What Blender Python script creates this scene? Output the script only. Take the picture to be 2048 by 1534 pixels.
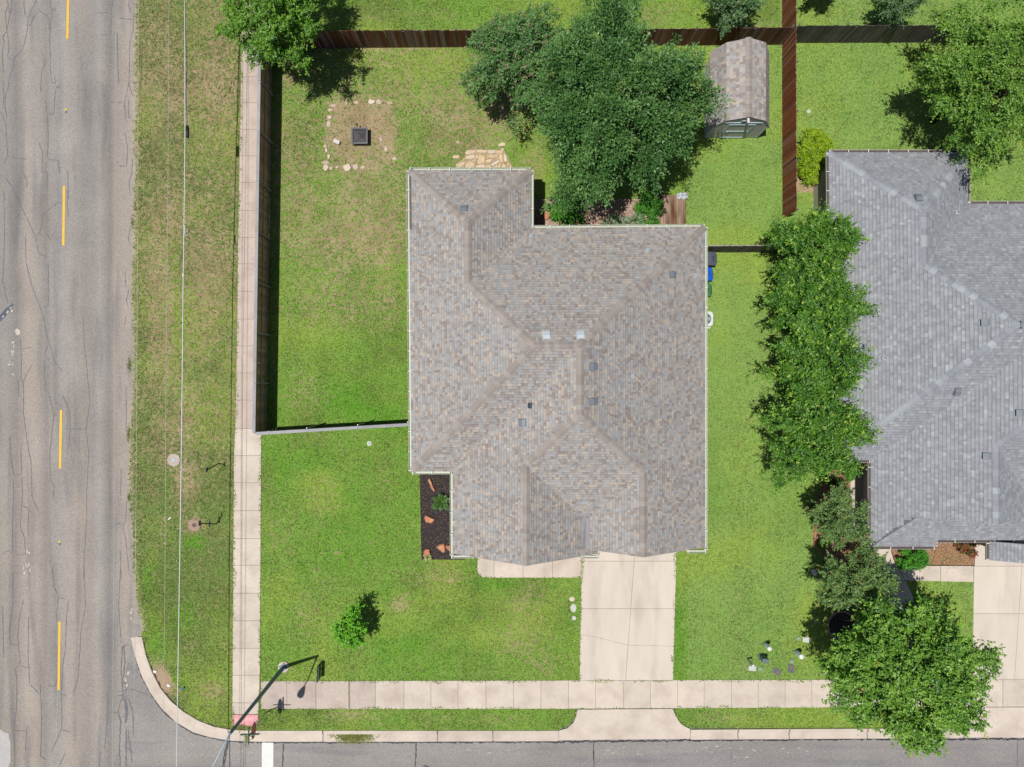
import bpy, bmesh, math, random
import numpy as np
from mathutils import Vector, Matrix

for o in list(bpy.data.objects):
    bpy.data.objects.remove(o)
SC = bpy.context.scene
COL = SC.collection

# ------------------------------------------------------------------ camera
S = 0.026            # metres on the ground for one photo pixel
H = 37.0             # flying height of the camera
cam = bpy.data.cameras.new('camera')
cam.sensor_width = 36.0
cam.sensor_fit = 'HORIZONTAL'
cam.lens = 36.0 * H / (2048 * S)
cam.clip_end = 2000
camo = bpy.data.objects.new('camera', cam)
camo.location = (0, 0, H)
COL.objects.link(camo)
SC.camera = camo

# ------------------------------------------------------------------ light
SUNK = 0.262         # shadow length for one metre of height
SDX, SDY = 0.953, 0.302
W = bpy.data.worlds.new('World'); SC.world = W; W.use_nodes = True
nt = W.node_tree
bg = nt.nodes['Background']
sky = nt.nodes.new('ShaderNodeTexSky')
sky.sky_type = 'NISHITA'; sky.sun_disc = False
sky.sun_elevation = math.atan(1 / SUNK)
sky.sun_rotation = math.atan2(-SDX, -SDY)
nt.links.new(sky.outputs[0], bg.inputs[0])
bg.inputs[1].default_value = 0.062
sun = bpy.data.lights.new('sun', 'SUN')
sun.energy = 4.9; sun.angle = math.radians(0.53); sun.color = (1.0, 0.955, 0.89)
suno = bpy.data.objects.new('sun', sun)
suno.rotation_euler = Vector((SUNK * SDX, SUNK * SDY, -1)).to_track_quat('-Z', 'Y').to_euler()
suno.location = (-10, -5, 40)
COL.objects.link(suno)
SC.view_settings.view_transform = 'Standard'
SC.view_settings.look = 'None'
SC.view_settings.exposure = 0.0
SC.view_settings.gamma = 1.0
SC.render.engine = 'CYCLES'

rng = np.random.default_rng(7)
random.seed(7)

# ------------------------------------------------------------------ helpers
def P(px, py, z=0.0):
    """photo pixel seen at height z -> plan position in metres"""
    f = S * (1 - z / H)
    return ((px - 1024) * f, (767 - py) * f)

def R(rx, ry):
    """plan position given in ground pixels relative to the centre"""
    return (rx * S, ry * S)

def lin(r, g, b):
    def f(c):
        c /= 255.0
        return c / 12.92 if c <= 0.04045 else ((c + 0.055) / 1.055) ** 2.4
    return (f(r), f(g), f(b))

def alb(r, g, b, k=0.66):
    """base colour of a sunlit surface that shows as this sRGB value"""
    return tuple(min(0.9, c * k) for c in lin(r, g, b))

_LAT = {}
def vnoise(x, y, scale, seed=0):
    if seed not in _LAT:
        _LAT[seed] = np.random.default_rng(seed + 100).random((256, 256))
    L = _LAT[seed]
    u = np.asarray(x) / scale + 1000.0; v = np.asarray(y) / scale + 1000.0
    i = np.floor(u).astype(int); j = np.floor(v).astype(int)
    fu = u - i; fv = v - j
    fu = fu * fu * (3 - 2 * fu); fv = fv * fv * (3 - 2 * fv)
    i0 = i % 256; i1 = (i + 1) % 256; j0 = j % 256; j1 = (j + 1) % 256
    return (L[i0, j0] * (1 - fu) * (1 - fv) + L[i1, j0] * fu * (1 - fv)
            + L[i0, j1] * (1 - fu) * fv + L[i1, j1] * fu * fv)

def fbm(x, y, scale, seed=0, oct=4):
    s = 0; a = 1; t = 0
    for k in range(oct):
        s = s + a * vnoise(x, y, scale / 2 ** k, seed + k); t += a; a *= 0.55
    return s / t

def inside(poly, X, Y):
    X = np.asarray(X); Y = np.asarray(Y)
    r = np.zeros(X.shape, bool)
    n = len(poly)
    for i in range(n):
        x0, y0 = poly[i]; x1, y1 = poly[(i + 1) % n]
        if y0 == y1: continue
        c = ((y0 > Y) != (y1 > Y)) & (X < (x1 - x0) * (Y - y0) / (y1 - y0) + x0)
        r ^= c
    return r

def polydist(pts, X, Y, closed=False):
    d = np.full(np.shape(X), 1e9)
    m = len(pts) if closed else len(pts) - 1
    for i in range(m):
        ax, ay = pts[i]; bx, by = pts[(i + 1) % len(pts)]
        vx, vy = bx - ax, by - ay
        L = vx * vx + vy * vy + 1e-12
        t = np.clip(((X - ax) * vx + (Y - ay) * vy) / L, 0, 1)
        d = np.minimum(d, np.hypot(X - ax - t * vx, Y - ay - t * vy))
    return d

def link(o, parent=None):
    COL.objects.link(o)
    if parent is not None: o.parent = parent
    return o

def tag(o, label=None, cat=None, group=None, kind=None):
    if label: o['label'] = label
    if cat: o['category'] = cat
    if group: o['group'] = group
    if kind: o['kind'] = kind
    return o

def thing(name, label, cat, loc=(0, 0, 0), rz=0.0, group=None):
    o = bpy.data.objects.new(name, None)
    o.empty_display_size = 0.2
    o.location = loc; o.rotation_euler = (0, 0, rz)
    COL.objects.link(o)
    return tag(o, label, cat, group)

def fastmesh(name, V, F, col=None, smooth=False):
    V = np.ascontiguousarray(V, dtype=np.float32); F = np.ascontiguousarray(F, dtype=np.int32)
    me = bpy.data.meshes.new(name)
    n, k = F.shape
    me.vertices.add(len(V)); me.vertices.foreach_set('co', V.ravel())
    me.loops.add(n * k); me.loops.foreach_set('vertex_index', F.ravel())
    me.polygons.add(n)
    me.polygons.foreach_set('loop_start', np.arange(0, n * k, k, dtype=np.int32))
    me.polygons.foreach_set('loop_total', np.full(n, k, dtype=np.int32))
    if col is not None:
        c = np.ones((len(V), 4), np.float32); c[:, :3] = col
        a = me.attributes.new('Col', 'FLOAT_COLOR', 'POINT')
        a.data.foreach_set('color', c.ravel())
    me.update(calc_edges=True)
    if smooth:
        me.polygons.foreach_set('use_smooth', np.ones(n, bool))
    return me

class MB:
    """collects shapes for ONE mesh"""
    def __init__(self): self.v = []; self.f = []; self.c = []
    def quad(self, *p, c=None):
        b = len(self.v); self.v += [tuple(q) for q in p]; self.f.append(tuple(range(b, b + len(p))))
        self.c += [c or (1, 1, 1)] * len(p)
    def box(self, x0, y0, z0, x1, y1, z1, c=None, bottom=True):
        b = len(self.v)
        self.v += [(x0, y0, z0), (x1, y0, z0), (x1, y1, z0), (x0, y1, z0), (x0, y0, z1), (x1, y0, z1), (x1, y1, z1), (x0, y1, z1)]
        self.f += [(4, 5, 6, 7), (0, 1, 5, 4), (1, 2, 6, 5), (2, 3, 7, 6), (3, 0, 4, 7)]
        if bottom: self.f.append((3, 2, 1, 0))
        k = 6 if bottom else 5
        self.f[-k:] = [tuple(b + i for i in q) for q in self.f[-k:]]
        self.c += [c or (1, 1, 1)] * 8
        return self
    def prism(self, poly, z0, z1, c=None, bevel=0.0):
        """poly counter-clockwise in plan"""
        a = sum(poly[i][0] * poly[(i + 1) % len(poly)][1] - poly[(i + 1) % len(poly)][0] * poly[i][1] for i in range(len(poly)))
        if a < 0: poly = poly[::-1]
        n = len(poly)
        cx = sum(p[0] for p in poly) / n; cy = sum(p[1] for p in poly) / n
        rings = [(0, z0), (0, z1 - bevel), (bevel, z1)] if bevel else [(0, z0), (0, z1)]
        b = len(self.v)
        for off, z in rings:
            for x, y in poly:
                d = math.hypot(x - cx, y - cy) or 1
                s = max(0.2, 1 - off / d)
                self.v.append((cx + (x - cx) * s, cy + (y - cy) * s, z)); self.c.append(c or (1, 1, 1))
        for r in range(len(rings) - 1):
            for i in range(n):
                j = (i + 1) % n
                self.f.append((b + r * n + i, b + r * n + j, b + (r + 1) * n + j, b + (r + 1) * n + i))
        self.f.append(tuple(b + (len(rings) - 1) * n + i for i in range(n)))
        return self
    def lathe(self, prof, n=16, c=None, cx=0, cy=0, cap=True):
        b = len(self.v)
        for r, z in prof:
            for i in range(n):
                a = 2 * math.pi * i / n
                self.v.append((cx + r * math.cos(a), cy + r * math.sin(a), z)); self.c.append(c or (1, 1, 1))
        for k in range(len(prof) - 1):
            for i in range(n):
                j = (i + 1) % n
                self.f.append((b + k * n + i, b + k * n + j, b + (k + 1) * n + j, b + (k + 1) * n + i))
        if cap:
            self.f.append(tuple(b + (len(prof) - 1) * n + i for i in range(n)))
        return self
    def tube(self, pts, rad, n=8, c=None, cap=True):
        pts = [Vector(p) for p in pts]
        if not hasattr(rad, '__len__'): rad = [rad] * len(pts)
        b = len(self.v)
        for k, p in enumerate(pts):
            t = (pts[min(k + 1, len(pts) - 1)] - pts[max(k - 1, 0)]).normalized()
            u = t.cross(Vector((0, 0, 1)))
            if u.length < 1e-3: u = t.cross(Vector((0, 1, 0)))
            u.normalize(); w = u.cross(t)
            for i in range(n):
                a = 2 * math.pi * i / n
                self.v.append(tuple(p + (u * math.cos(a) + w * math.sin(a)) * rad[k])); self.c.append(c or (1, 1, 1))
        for k in range(len(pts) - 1):
            for i in range(n):
                j = (i + 1) % n
                self.f.append((b + k * n + i, b + (k + 1) * n + i, b + (k + 1) * n + j, b + k * n + j))
        if cap:
            self.f.append(tuple(b + i for i in range(n)))
            self.f.append(tuple(b + (len(pts) - 1) * n + i for i in range(n))[::-1])
        return self
    def mesh(self, name, mat=None, col=False, smooth=False):
        me = bpy.data.meshes.new(name)
        me.from_pydata(self.v, [], self.f)
        if col:
            a = me.attributes.new('Col', 'FLOAT_COLOR', 'POINT')
            arr = np.ones((len(self.v), 4), np.float32); arr[:, :3] = np.array(self.c)
            a.data.foreach_set('color', arr.ravel())
        if mat: me.materials.append(mat)
        me.update()
        if smooth:
            me.polygons.foreach_set('use_smooth', np.ones(len(me.polygons), bool))
        return me
    def build(self, name, mat=None, parent=None, col=False, smooth=False, loc=None):
        o = bpy.data.objects.new(name, self.mesh(name, mat, col, smooth))
        if loc is not None: o.location = loc
        return link(o, parent)

def bevel(o, w=0.01, seg=2):
    m = o.modifiers.new('bevel', 'BEVEL'); m.width = w; m.segments = seg; m.limit_method = 'ANGLE'
    return o

# ------------------------------------------------------------------ materials
def mat(name, col=(0.5, 0.5, 0.5), rough=0.8, n=((2.0, 0.1), (40.0, 0.08)), attr=False, rnd=0.0,
        bump=0.0, bscale=60.0, metal=0.0, spec=0.3, stretch=None, tint=None):
    m = bpy.data.materials.new(name); m.use_nodes = True
    t = m.node_tree; N = t.nodes; L = t.links
    b = N['Principled BSDF']
    b.inputs['Roughness'].default_value = rough
    b.inputs['Metallic'].default_value = metal
    b.inputs['Specular IOR Level'].default_value = spec
    geo = N.new('ShaderNodeNewGeometry')
    pos = geo.outputs['Position']
    if stretch:
        mp = N.new('ShaderNodeVectorMath'); mp.operation = 'MULTIPLY'
        mp.inputs[1].default_value = stretch
        L.new(pos, mp.inputs[0]); pos = mp.outputs[0]
    fac = None
    def mul(a, bsock):
        if a is None: return bsock
        q = N.new('ShaderNodeMath'); q.operation = 'MULTIPLY'
        L.new(a, q.inputs[0]); L.new(bsock, q.inputs[1]); return q.outputs[0]
    for sc, amp in n:
        nz = N.new('ShaderNodeTexNoise'); nz.inputs['Scale'].default_value = sc
        nz.inputs['Detail'].default_value = 3.0
        L.new(pos, nz.inputs['Vector'])
        mr = N.new('ShaderNodeMapRange')
        mr.inputs[1].default_value = 0.25; mr.inputs[2].default_value = 0.75
        mr.inputs[3].default_value = 1 - amp; mr.inputs[4].default_value = 1 + amp
        L.new(nz.outputs[0], mr.inputs[0])
        fac = mul(fac, mr.outputs[0])
    if rnd:
        oi = N.new('ShaderNodeObjectInfo')
        mr = N.new('ShaderNodeMapRange')
        mr.inputs[3].default_value = 1 - rnd; mr.inputs[4].default_value = 1 + rnd
        L.new(oi.outputs['Random'], mr.inputs[0])
        fac = mul(fac, mr.outputs[0])
    if attr:
        at = N.new('ShaderNodeAttribute'); at.attribute_name = 'Col'; csock = at.outputs['Color']
    else:
        rgb = N.new('ShaderNodeRGB'); rgb.outputs[0].default_value = (*col, 1); csock = rgb.outputs[0]
    if tint:   # second colour mixed in by object random or noise
        c2, sc2, lo, hi = tint
        if sc2 == 'object':
            oi = N.new('ShaderNodeObjectInfo')
            q = N.new('ShaderNodeMath'); q.operation = 'MULTIPLY'; q.inputs[1].default_value = 7.31
            L.new(oi.outputs['Random'], q.inputs[0])
            q2 = N.new('ShaderNodeMath'); q2.operation = 'FRACT'; L.new(q.outputs[0], q2.inputs[0])
            src = q2.outputs[0]
        else:
            nz = N.new('ShaderNodeTexNoise'); nz.inputs['Scale'].default_value = sc2; nz.inputs['Detail'].default_value = 5
            L.new(pos, nz.inputs['Vector']); src = nz.outputs[0]
        mr = N.new('ShaderNodeMapRange'); mr.inputs[1].default_value = lo; mr.inputs[2].default_value = hi
        L.new(src, mr.inputs[0])
        mx = N.new('ShaderNodeMix'); mx.data_type = 'RGBA'
        L.new(mr.outputs[0], mx.inputs[0]); L.new(csock, mx.inputs[6]); mx.inputs[7].default_value = (*c2, 1)
        csock = mx.outputs[2]
    if fac is not None:
        vm = N.new('ShaderNodeVectorMath'); vm.operation = 'SCALE'
        L.new(csock, vm.inputs[0]); L.new(fac, vm.inputs['Scale']); csock = vm.outputs[0]
    L.new(csock, b.inputs['Base Color'])
    if bump:
        nz = N.new('ShaderNodeTexNoise'); nz.inputs['Scale'].default_value = bscale; nz.inputs['Detail'].default_value = 4
        L.new(geo.outputs['Position'], nz.inputs['Vector'])
        bp = N.new('ShaderNodeBump'); bp.inputs['Strength'].default_value = 0.6; bp.inputs['Distance'].default_value = bump
        L.new(nz.outputs[0], bp.inputs['Height']); L.new(bp.outputs[0], b.inputs['Normal'])
    return m

def leafmat(name, trans=0.3, rough=0.45, spec=0.35, tint=(1.1, 1.2, 0.55)):
    m = bpy.data.materials.new(name); m.use_nodes = True
    t = m.node_tree; N = t.nodes; L = t.links
    b = N['Principled BSDF']; out = N['Material Output']
    b.inputs['Roughness'].default_value = rough; b.inputs['Specular IOR Level'].default_value = spec
    at = N.new('ShaderNodeAttribute'); at.attribute_name = 'Col'
    L.new(at.outputs['Color'], b.inputs['Base Color'])
    tr = N.new('ShaderNodeBsdfTranslucent'); 
    vm = N.new('ShaderNodeVectorMath'); vm.operation = 'MULTIPLY'; vm.inputs[1].default_value = tint
    L.new(at.outputs['Color'], vm.inputs[0]); L.new(vm.outputs[0], tr.inputs['Color'])
    mx = N.new('ShaderNodeMixShader'); mx.inputs[0].default_value = trans
    L.new(b.outputs[0], mx.inputs[1]); L.new(tr.outputs[0], mx.inputs[2]); L.new(mx.outputs[0], out.inputs['Surface'])
    return m

def roadmat(name, ca, cb, cc, along='y'):
    """worn asphalt with wheel tracks along the road, aggregate speckle and patches"""
    m = bpy.data.materials.new(name); m.use_nodes = True
    t = m.node_tree; N = t.nodes; L = t.links
    b = N['Principled BSDF']; b.inputs['Roughness'].default_value = 0.85; b.inputs['Specular IOR Level'].default_value = 0.25
    geo = N.new('ShaderNodeNewGeometry')
    def noise(vec, sc, det=3.0):
        mp = N.new('ShaderNodeVectorMath'); mp.operation = 'MULTIPLY'; mp.inputs[1].default_value = vec
        L.new(geo.outputs['Position'], mp.inputs[0])
        nz = N.new('ShaderNodeTexNoise'); nz.inputs['Scale'].default_value = sc; nz.inputs['Detail'].default_value = det
        L.new(mp.outputs[0], nz.inputs['Vector']); return nz.outputs[0]
    def rng_(s, a, b_, c=0.0, d=1.0):
        mr = N.new('ShaderNodeMapRange'); mr.inputs[1].default_value = a; mr.inputs[2].default_value = b_
        mr.inputs[3].default_value = c; mr.inputs[4].default_value = d; L.new(s, mr.inputs[0]); return mr.outputs[0]
    def mix(f, A, B):
        mx = N.new('ShaderNodeMix'); mx.data_type = 'RGBA'
        L.new(f, mx.inputs[0])
        for k, v in ((6, A), (7, B)):
            if isinstance(v, tuple): mx.inputs[k].default_value = (*v, 1)
            else: L.new(v, mx.inputs[k])
        return mx.outputs[2]
    st = (1, 0.035, 1) if along == 'y' else (0.035, 1, 1)
    st2 = (1, 0.1, 1) if along == 'y' else (0.1, 1, 1)
    c = mix(rng_(noise(st, 0.62, 2.0), 0.38, 0.62), ca, cb)
    c = mix(rng_(noise(st2, 1.7, 3.0), 0.52, 0.72, 0, 0.75), c, cc)
    if along == 'y':       # wheel paths and lane seams worn into this road
        sp_ = N.new('ShaderNodeSeparateXYZ'); L.new(geo.outputs['Position'], sp_.inputs[0])
        wb = N.new('ShaderNodeMath'); wb.operation = 'MULTIPLY_ADD'; wb.inputs[1].default_value = 0.5
        L.new(noise((1, 0.05, 1), 0.5, 2.0), wb.inputs[0]); L.new(sp_.outputs[0], wb.inputs[2])
        rp = N.new('ShaderNodeValToRGB'); el = rp.color_ramp.elements
        stops = [(-10, 0.92), (12, 0.98), (30, 0.82), (50, 1.04), (72, 0.98), (88, 0.82), (100, 0.95), (122, 1.06), (140, 1.03), (165, 0.92), (182, 0.95), (196, 1.08), (208, 0.9), (216, 0.78), (226, 0.93), (245, 1.0), (262, 1.05)]
        x0_, x1_ = (-20 - 1024) * S, (275 - 1024) * S
        while len(el) < len(stops): el.new(0.5)
        for e_, (px_, v_) in zip(el, stops):
            e_.position = ((px_ - 1024) * S + 0.0 - x0_) / (x1_ - x0_); v_ = 1 + (v_ - 1) * 1.1; e_.color = (v_ * 0.8, v_ * 0.79, v_ * 0.775, 1)
        L.new(rng_(wb.outputs[0], x0_ + 0.25, x1_ + 0.25), rp.inputs[0])
        vb_ = N.new('ShaderNodeVectorMath'); vb_.operation = 'MULTIPLY'; L.new(c, vb_.inputs[0]); L.new(rp.outputs[0], vb_.inputs[1])
        v2_ = N.new('ShaderNodeVectorMath'); v2_.operation = 'SCALE'; v2_.inputs['Scale'].default_value = 1.25; L.new(vb_.outputs[0], v2_.inputs[0]); c = v2_.outputs[0]
    f1 = rng_(noise((1, 1, 1), 0.35, 4), 0.3, 0.7, 0.9, 1.1)
    f2 = rng_(noise((1, 1, 1), 13.0, 4), 0.3, 0.7, 0.84, 1.16)
    f3 = rng_(noise((1, 1, 1), 70.0, 1), 0.3, 0.7, 0.82, 1.18)
    q = N.new('ShaderNodeMath'); q.operation = 'MULTIPLY'; L.new(f1, q.inputs[0]); L.new(f2, q.inputs[1])
    q2 = N.new('ShaderNodeMath'); q2.operation = 'MULTIPLY'; L.new(q.outputs[0], q2.inputs[0]); L.new(f3, q2.inputs[1])
    vm = N.new('ShaderNodeVectorMath'); vm.operation = 'SCALE'; L.new(c, vm.inputs[0]); L.new(q2.outputs[0], vm.inputs['Scale'])
    L.new(vm.outputs[0], b.inputs['Base Color'])
    return m

M_road = roadmat('worn asphalt', alb(172, 163, 155), alb(158, 155, 153), alb(136, 133, 133))
M_street = roadmat('street asphalt', alb(150, 146, 144), alb(162, 157, 153), alb(136, 134, 137), along='x')
M_tar = mat('tar crack filler', alb(112, 112, 119), 0.6, n=((6, 0.25),))
M_tar2 = mat('fresh tar', alb(62, 60, 68), 0.5, n=((6, 0.25),))
M_yellow = mat('yellow road paint', alb(250, 200, 65), 0.6, n=((3, 0.06), (50, 0.1)))
M_white = mat('white road paint', alb(240, 240, 238), 0.6, n=((3, 0.04), (40, 0.06)))
M_conc = mat('pale concrete', alb(223, 210, 196), 0.85, n=((0.7, 0.06), (5, 0.05), (45, 0.05)), rnd=0.05, bump=0.002, bscale=80,
             tint=(alb(204, 190, 177), 0.9, 0.46, 0.72))
M_conc_old = mat('weathered sidewalk concrete', alb(207, 192, 181), 0.9, n=((0.6, 0.06), (7, 0.07), (45, 0.07)), rnd=0.035,
                 bump=0.002, bscale=80, tint=(alb(190, 173, 162), 1.1, 0.48, 0.74))
M_drive = mat('driveway concrete', alb(226, 214, 201), 0.85, n=((0.5, 0.06), (2.2, 0.05), (30, 0.04)), rnd=0.03, stretch=(1, 0.25, 1), tint=(alb(208, 196, 185), 1.3, 0.5, 0.75))
M_joint = mat('joint dirt', alb(158, 145, 131), 0.95)
M_pink = mat('pink ramp concrete', alb(238, 165, 172), 0.85, n=((2, 0.1), (30, 0.06)), tint=(alb(240, 200, 195), 3.0, 0.5, 0.7))
M_lawn = mat('lawn soil and thatch', attr=True, rough=0.95, n=((10, 0.16), (26, 0.24)), spec=0.1)
def lawn_nodes(m):
    t = m.node_tree; N = t.nodes; L = t.links; b = N['Principled BSDF']
    src = b.inputs['Base Color'].links[0].from_socket
    at = N.new('ShaderNodeAttribute'); at.attribute_name = 'DryCol'
    geo = N.new('ShaderNodeNewGeometry')
    nz = N.new('ShaderNodeTexNoise'); nz.inputs['Scale'].default_value = 5.5; nz.inputs['Detail'].default_value = 5; nz.inputs['Roughness'].default_value = 0.65
    nz.inputs['Distortion'].default_value = 0.6
    L.new(geo.outputs['Position'], nz.inputs['Vector'])
    ma = N.new('ShaderNodeMath'); ma.operation = 'MULTIPLY_ADD'; ma.inputs[1].default_value = 0.5
    L.new(at.outputs['Alpha'], ma.inputs[0]); L.new(nz.outputs[0], ma.inputs[2])
    mr = N.new('ShaderNodeMapRange'); mr.inputs[1].default_value = 0.64; mr.inputs[2].default_value = 0.82; L.new(ma.outputs[0], mr.inputs[0])
    mx = N.new('ShaderNodeMix'); mx.data_type = 'RGBA'; L.new(mr.outputs[0], mx.inputs[0]); L.new(src, mx.inputs[6]); L.new(at.outputs['Color'], mx.inputs[7])
    L.new(mx.outputs[2], b.inputs['Base Color'])
lawn_nodes(M_lawn)
M_blade = leafmat('grass blades', 0.22, 0.6, 0.2, (1.0, 1.08, 0.8))
M_soil = mat('far ground', alb(110, 130, 70), 0.95, n=((0.05, 0.15), (1.5, 0.2)))
M_dirt = mat('bare dirt', alb(186, 160, 134), 0.95, n=((3, 0.12), (30, 0.15)))
M_shingle = mat('asphalt shingles', attr=True, rough=0.92, n=((0.5, 0.04), (90, 0.13)), spec=0.15)
M_cap = mat('ridge cap brown', alb(177, 169, 163), 0.92, n=((90, 0.1),), rnd=0.06, spec=0.15, tint=(alb(162, 153, 148), 'object', 0.35, 0.9))
M_cap2 = mat('ridge cap grey', alb(156, 160, 169), 0.92, n=((90, 0.1),), rnd=0.08, spec=0.15, tint=(alb(180, 187, 193), 'object', 0.3, 0.9))
M_deck = mat('roof decking felt', alb(110, 105, 103), 0.95)
M_deck2 = mat('roof decking felt grey', alb(115, 117, 122), 0.95)
M_gut = mat('pale green painted gutter', alb(200, 208, 188), 0.5, n=((4, 0.05),), spec=0.4)
M_gutw = mat('white gutter hanger', alb(240, 240, 236), 0.5)
M_gut2 = mat('off white gutter', alb(206, 198, 196), 0.5, n=((4, 0.06),))
M_gut2in = mat('dirty gutter channel', alb(96, 84, 80), 0.8, n=((12, 0.3),))
M_brick = mat('tan brick wall', alb(175, 140, 115), 0.9, n=((1, 0.08), (25, 0.12)))
M_brick2 = mat('pale stone wall', alb(190, 182, 170), 0.9, n=((1, 0.08), (25, 0.12)))
M_glass = mat('dark window glass', (0.02, 0.025, 0.03), 0.08, n=(), spec=0.6)
M_trim = mat('white trim', alb(232, 230, 224), 0.6, n=((5, 0.04),))
M_vent = mat('grey painted metal vent', alb(128, 136, 146), 0.5, n=((6, 0.06),), spec=0.4)
M_ventw = mat('galvanised vent', alb(205, 216, 224), 0.45, n=((6, 0.05),), spec=0.5)
M_ventd = mat('dark metal vent', alb(58, 68, 84), 0.5, n=((6, 0.06),))
M_lead = mat('lead pipe boot', alb(190, 198, 206), 0.5, n=((20, 0.15),))
M_flash = mat('membrane flashing', alb(158, 156, 160), 0.8, n=((3, 0.08), (30, 0.08)))
M_fbrown = mat('red brown cedar pickets', alb(122, 66, 40, 0.9), 0.85, n=((1.5, 0.15), (18, 0.25)), rnd=0.3, stretch=(1, 1, 0.15),
               tint=(alb(150, 135, 125, 0.8), 'object', 0.55, 1.5))
M_fdark = mat('grey weathered pickets', alb(92, 86, 80, 0.85), 0.9, n=((1.5, 0.15), (18, 0.25)), rnd=0.28, stretch=(1, 1, 0.15),
              tint=(alb(128, 122, 114, 0.8), 'object', 0.5, 1.4))
M_ftop = mat('stained cedar pickets', alb(104, 62, 42, 0.9), 0.85, n=((1.5, 0.2), (18, 0.25)), rnd=0.4, stretch=(1, 1, 0.15),
             tint=(alb(132, 124, 118, 0.8), 'object', 0.4, 1.2))
M_fgrey = mat('silvered cap board', alb(172, 172, 176), 0.9, n=((2, 0.12), (25, 0.15)), rnd=0.08)
M_rail = mat('weathered fence rail', alb(175, 168, 166), 0.9, n=((2, 0.15), (25, 0.15)), rnd=0.1)
M_picket_in = mat('old brown pickets', alb(205, 165, 125), 0.9, n=((2, 0.15), (25, 0.2)), rnd=0.3)
M_galv = mat('galvanised steel', alb(170, 176, 180), 0.4, n=((8, 0.06),), metal=0.3, spec=0.5)
M_bark = mat('bark', alb(118, 100, 86), 0.95, n=((6, 0.2), (30, 0.25)), bump=0.01, bscale=30)
M_leaf = leafmat('leaf', 0.17)
M_leaf_soft = leafmat('soft leaf', 0.35, 0.6, 0.2)
M_mulch = mat('black mulch', alb(60, 54, 54), 0.95, n=((3, 0.12), (40, 0.35), (110, 0.4)), bump=0.02, bscale=45)
M_mulchb = mat('brown mulch', alb(172, 128, 100), 0.95, n=((2, 0.2), (30, 0.35), (90, 0.3)), bump=0.02, bscale=45,
               tint=(alb(120, 92, 74), 8.0, 0.45, 0.7))
M_gravel = mat('pinkish gravel bed', alb(176, 148, 130), 0.95, n=((2, 0.15), (30, 0.3), (80, 0.35)), bump=0.02, bscale=50)
M_stone_t = mat('tan flagstone', alb(226, 200, 165), 0.9, n=((4, 0.1), (25, 0.1)), rnd=0.08, tint=(alb(228, 214, 198), 'object', 0.3, 1.0), bump=0.006, bscale=25)
M_stone_w = mat('pale limestone', alb(222, 205, 188), 0.9, n=((4, 0.12), (25, 0.12)), rnd=0.12, tint=(alb(206, 178, 156), 'object', 0.3, 1.0), bump=0.006, bscale=25)
M_stone_r = mat('red sandstone', alb(206, 138, 106), 0.9, n=((3, 0.14), (25, 0.12)), rnd=0.1, tint=(alb(214, 172, 138), 4.0, 0.5, 0.72), bump=0.012, bscale=14)
M_wood_deck = mat('weathered deck plank', alb(176, 150, 130), 0.9, n=((1.2, 0.2), (12, 0.2)), rnd=0.14, stretch=(1, 0.2, 1), tint=(alb(110, 76, 52), 1.6, 0.45, 0.62))
M_pole = mat('dark painted lamp pole', alb(128, 148, 162), 0.5, n=((3, 0.06),), spec=0.4)
M_arm = mat('pale metal lamp arm', alb(178, 198, 212), 0.4, n=((3, 0.05),), spec=0.5)
M_red = mat('stop sign red', alb(188, 60, 52, 0.9), 0.5, n=((4, 0.05),))
M_signw = mat('sign white', alb(235, 235, 230), 0.5, n=())
M_green = mat('street sign green', alb(60, 135, 110), 0.45, n=((4, 0.04),))
M_navy = mat('dark sign board', alb(44, 62, 72), 0.5, n=((4, 0.05),))
M_lblue = mat('pale blue sign panel', alb(185, 215, 225), 0.5, n=((4, 0.05),))
M_black = mat('black plastic', (0.012, 0.012, 0.014), 0.5, n=((5, 0.1),))
M_wire = mat('aluminium cable', alb(214, 222, 226), 0.45, n=(), spec=0.5)
M_wire2 = mat('thin conductor', alb(196, 192, 180), 0.5, n=())
M_binb = mat('blue bin plastic', alb(20, 100, 225), 0.45, n=((5, 0.05),))
M_bing = mat('green bin plastic', alb(66, 136, 78), 0.45, n=((5, 0.05),))
M_bink = mat('charcoal bin plastic', alb(84, 93, 108), 0.5, n=((5, 0.05),))
M_ac = mat('air conditioner cabinet', alb(228, 232, 238), 0.5, n=((5, 0.04),))
M_fan = mat('fan blade metal', alb(150, 165, 176), 0.4, n=(), metal=0.2)
M_pit = mat('dark steel fire pit', alb(98, 104, 112), 0.5, n=((8, 0.1),), spec=0.4)
M_mesh = mat('soot grey mesh', alb(112, 98, 96), 0.8, n=((20, 0.15),))
M_ash = mat('ash bowl', alb(120, 122, 128), 0.9, n=((9, 0.3),))
M_shedwall = mat('grey shed siding', alb(232, 224, 221), 0.8, n=((3, 0.06), (30, 0.06)))
M_shedtrim = mat('blue grey shed trim', alb(205, 228, 234), 0.7, n=((3, 0.05),))
M_ped = mat('grey green pedestal', alb(150, 172, 158), 0.55, n=((5, 0.06),))
M_pedw = mat('white pedestal cap', alb(238, 242, 238), 0.5, n=())
M_pedg = mat('green telecom box', alb(104, 128, 132), 0.5, n=((5, 0.06),))
M_lidg = mat('grey meter box lid', alb(112, 110, 126), 0.7, n=((10, 0.15),))
M_lidw = mat('pale concrete lid', alb(212, 216, 208), 0.8, n=((8, 0.08),))
M_rust = mat('orange rust', alb(190, 102, 62), 0.8, n=((20, 0.2),))
M_refl = mat('yellow reflector', alb(245, 215, 60), 0.4, n=())
M_bluebit = mat('blue plastic', alb(50, 140, 205), 0.5, n=())
M_yhose = mat('yellow hose', alb(205, 185, 95), 0.5, n=())

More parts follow.
